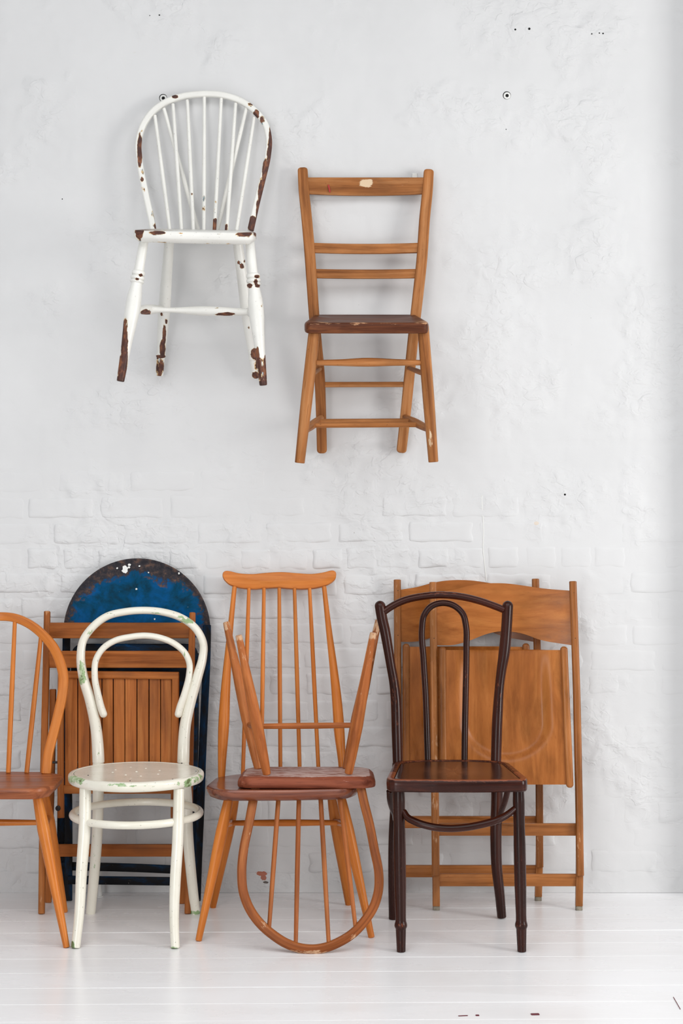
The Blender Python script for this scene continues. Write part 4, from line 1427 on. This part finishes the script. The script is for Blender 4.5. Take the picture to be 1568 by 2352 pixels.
for rp, fp, sw in (((735, 847, .072), (708, 864, .395), .0068), ((938, 845, .072), (983, 862, .395), .0068)):
    a, c = P(*rp), P(*fp)
    part('rung', tube([a, a.lerp(c, .5), c], [sw, sw * 1.25, sw], seg=14, step=.02), M_kitchen, r_)
side = []
for rp, fp in (((738, 959, .048), (700, 990, .388)), ((929, 958, .048), (988, 988, .388))):
    a, c = P(*rp), P(*fp)
    part('rung', tube([a, a.lerp(c, .5), c], [.0095, .0140, .0095], seg=14, step=.02), M_kitchen, r_)
    side.append((a, c))
for t in (.30, .60):
    a, c = side[0][0].lerp(side[0][1], t), side[1][0].lerp(side[1][1], t)
    part('rung', tube([a, c], W(11.5, .2) / 2, seg=14, step=.05), M_kitchen, r_)

# ------------------------------------------------------------------ fixings in the wall
for x, y, lab in ((374.5, 225, 'white plastic wall plug at the top left edge of the white hanging chair'), (1163.5, 219, 'white plastic wall plug alone on the upper right wall')):
    q = P(x, y, .0005)
    q.y = -float(wall_height(np.array([q.x]), np.array([q.z]))[0])
    r_ = thing('wall_plug', q, lab, 'wall plug', 'wall plugs')
    part('gap', revolve(q, [(0, -.003), (.0135, -.003), (.0135, .0004), (0, .0004)], 24, axis='y'), M_hole, r_)
    part('collar', revolve(q + V(.0008, 0, -.0010), [(0, -.003), (.0118, -.003), (.0118, .0012), (.0105, .0022), (.0062, .0022), (.0052, .0014), (0, .0014)], 24, axis='y'), M_plastic, r_)
    part('hole', revolve(q + V(.0008, 0, -.0010), [(0, .0010), (.0056, .0010), (.0056, .0018), (0, .0018)], 16, axis='y'), M_hole, r_)
for i, (x, y, rr) in enumerate(((1183, 68, .0032), (1215, 66.5, .0040), (1358.5, 78, .0022), (1376, 76, .0022), (1384.5, 77, .0026), (366, 35, .0024), (344, 36, .0016), (143, 457, .0018), (1297, 1136, .0034), (1162, 297, .0016))):
    q = P(x, y, .0)
    q.y = -float(wall_height(np.array([q.x]), np.array([q.z]))[0])
    o = part('drill_hole', revolve(q, [(0, -.004), (rr, -.004), (rr, .0007), (0, .0007)], 12, axis='y'), M_hole, wall)
q = P(952, 404, .0)
r_ = thing('wall_hook', q, 'painted metal wall hook behind the top of the brown hanging chair', 'hook')
part('plate', tube([P(952, 398, .004), P(952, 418, .004)], (.009, .003), sec=.002, step=.01), M_plastic, r_)
part('peg', tube([P(952, 412, .002), P(952, 411, .022)], .003, seg=10), M_plastic, r_)

# ridge of old paint on the wall, marks on the floor, pipe stub at the skirting
rid = [P(x, y, .0) for x, y in ((1106, 1138), (1108, 1180), (1110, 1215), (1109, 1262), (1113, 1300), (1116, 1335))]
for q in rid:
    q.y = -float(wall_height(np.array([q.x]), np.array([q.z]))[0]) - .0006
part('paint_ridge', tube(rid, (.0014, .0008), sec=.0007, step=.01), M_plastic, wall)
M_redchip = plain('dark_red_paint', srgb(112, 48, 58), 0.7)
for x0, x1, y0, y1, w in ((1052, 1074, 2333.5, 2332.5, 1.6), (1092, 1100, 2332, 2331.8, 3.0), (1219, 1238, 2329.6, 2329.2, 4.0), (1546, 1562, 2290, 2318, 1.3)):
    a, b = PF(x0, y0, .0004), PF(x1, y1, .0004)
    part('floor_mark', tube([a, b], (W(w, 1.25) * (1.6 if x1 < 1500 else .6), .0004), sec=.0003, step=.05, ref=(0, 0, 1)), M_redchip, floor)
q = PF(229, 2060)
r_ = thing('pipe_stub', q, 'short white painted pipe stub at the foot of the wall behind the cream chair', 'pipe')
part('pipe', tube([q, q + V(0, 0, .085)], .0078, seg=16, step=.02), M_plastic, r_)
part('flange', revolve(q, [(0, 0), (.013, 0), (.013, .003), (.009, .005), (0, .005)], 18), M_plastic, r_)
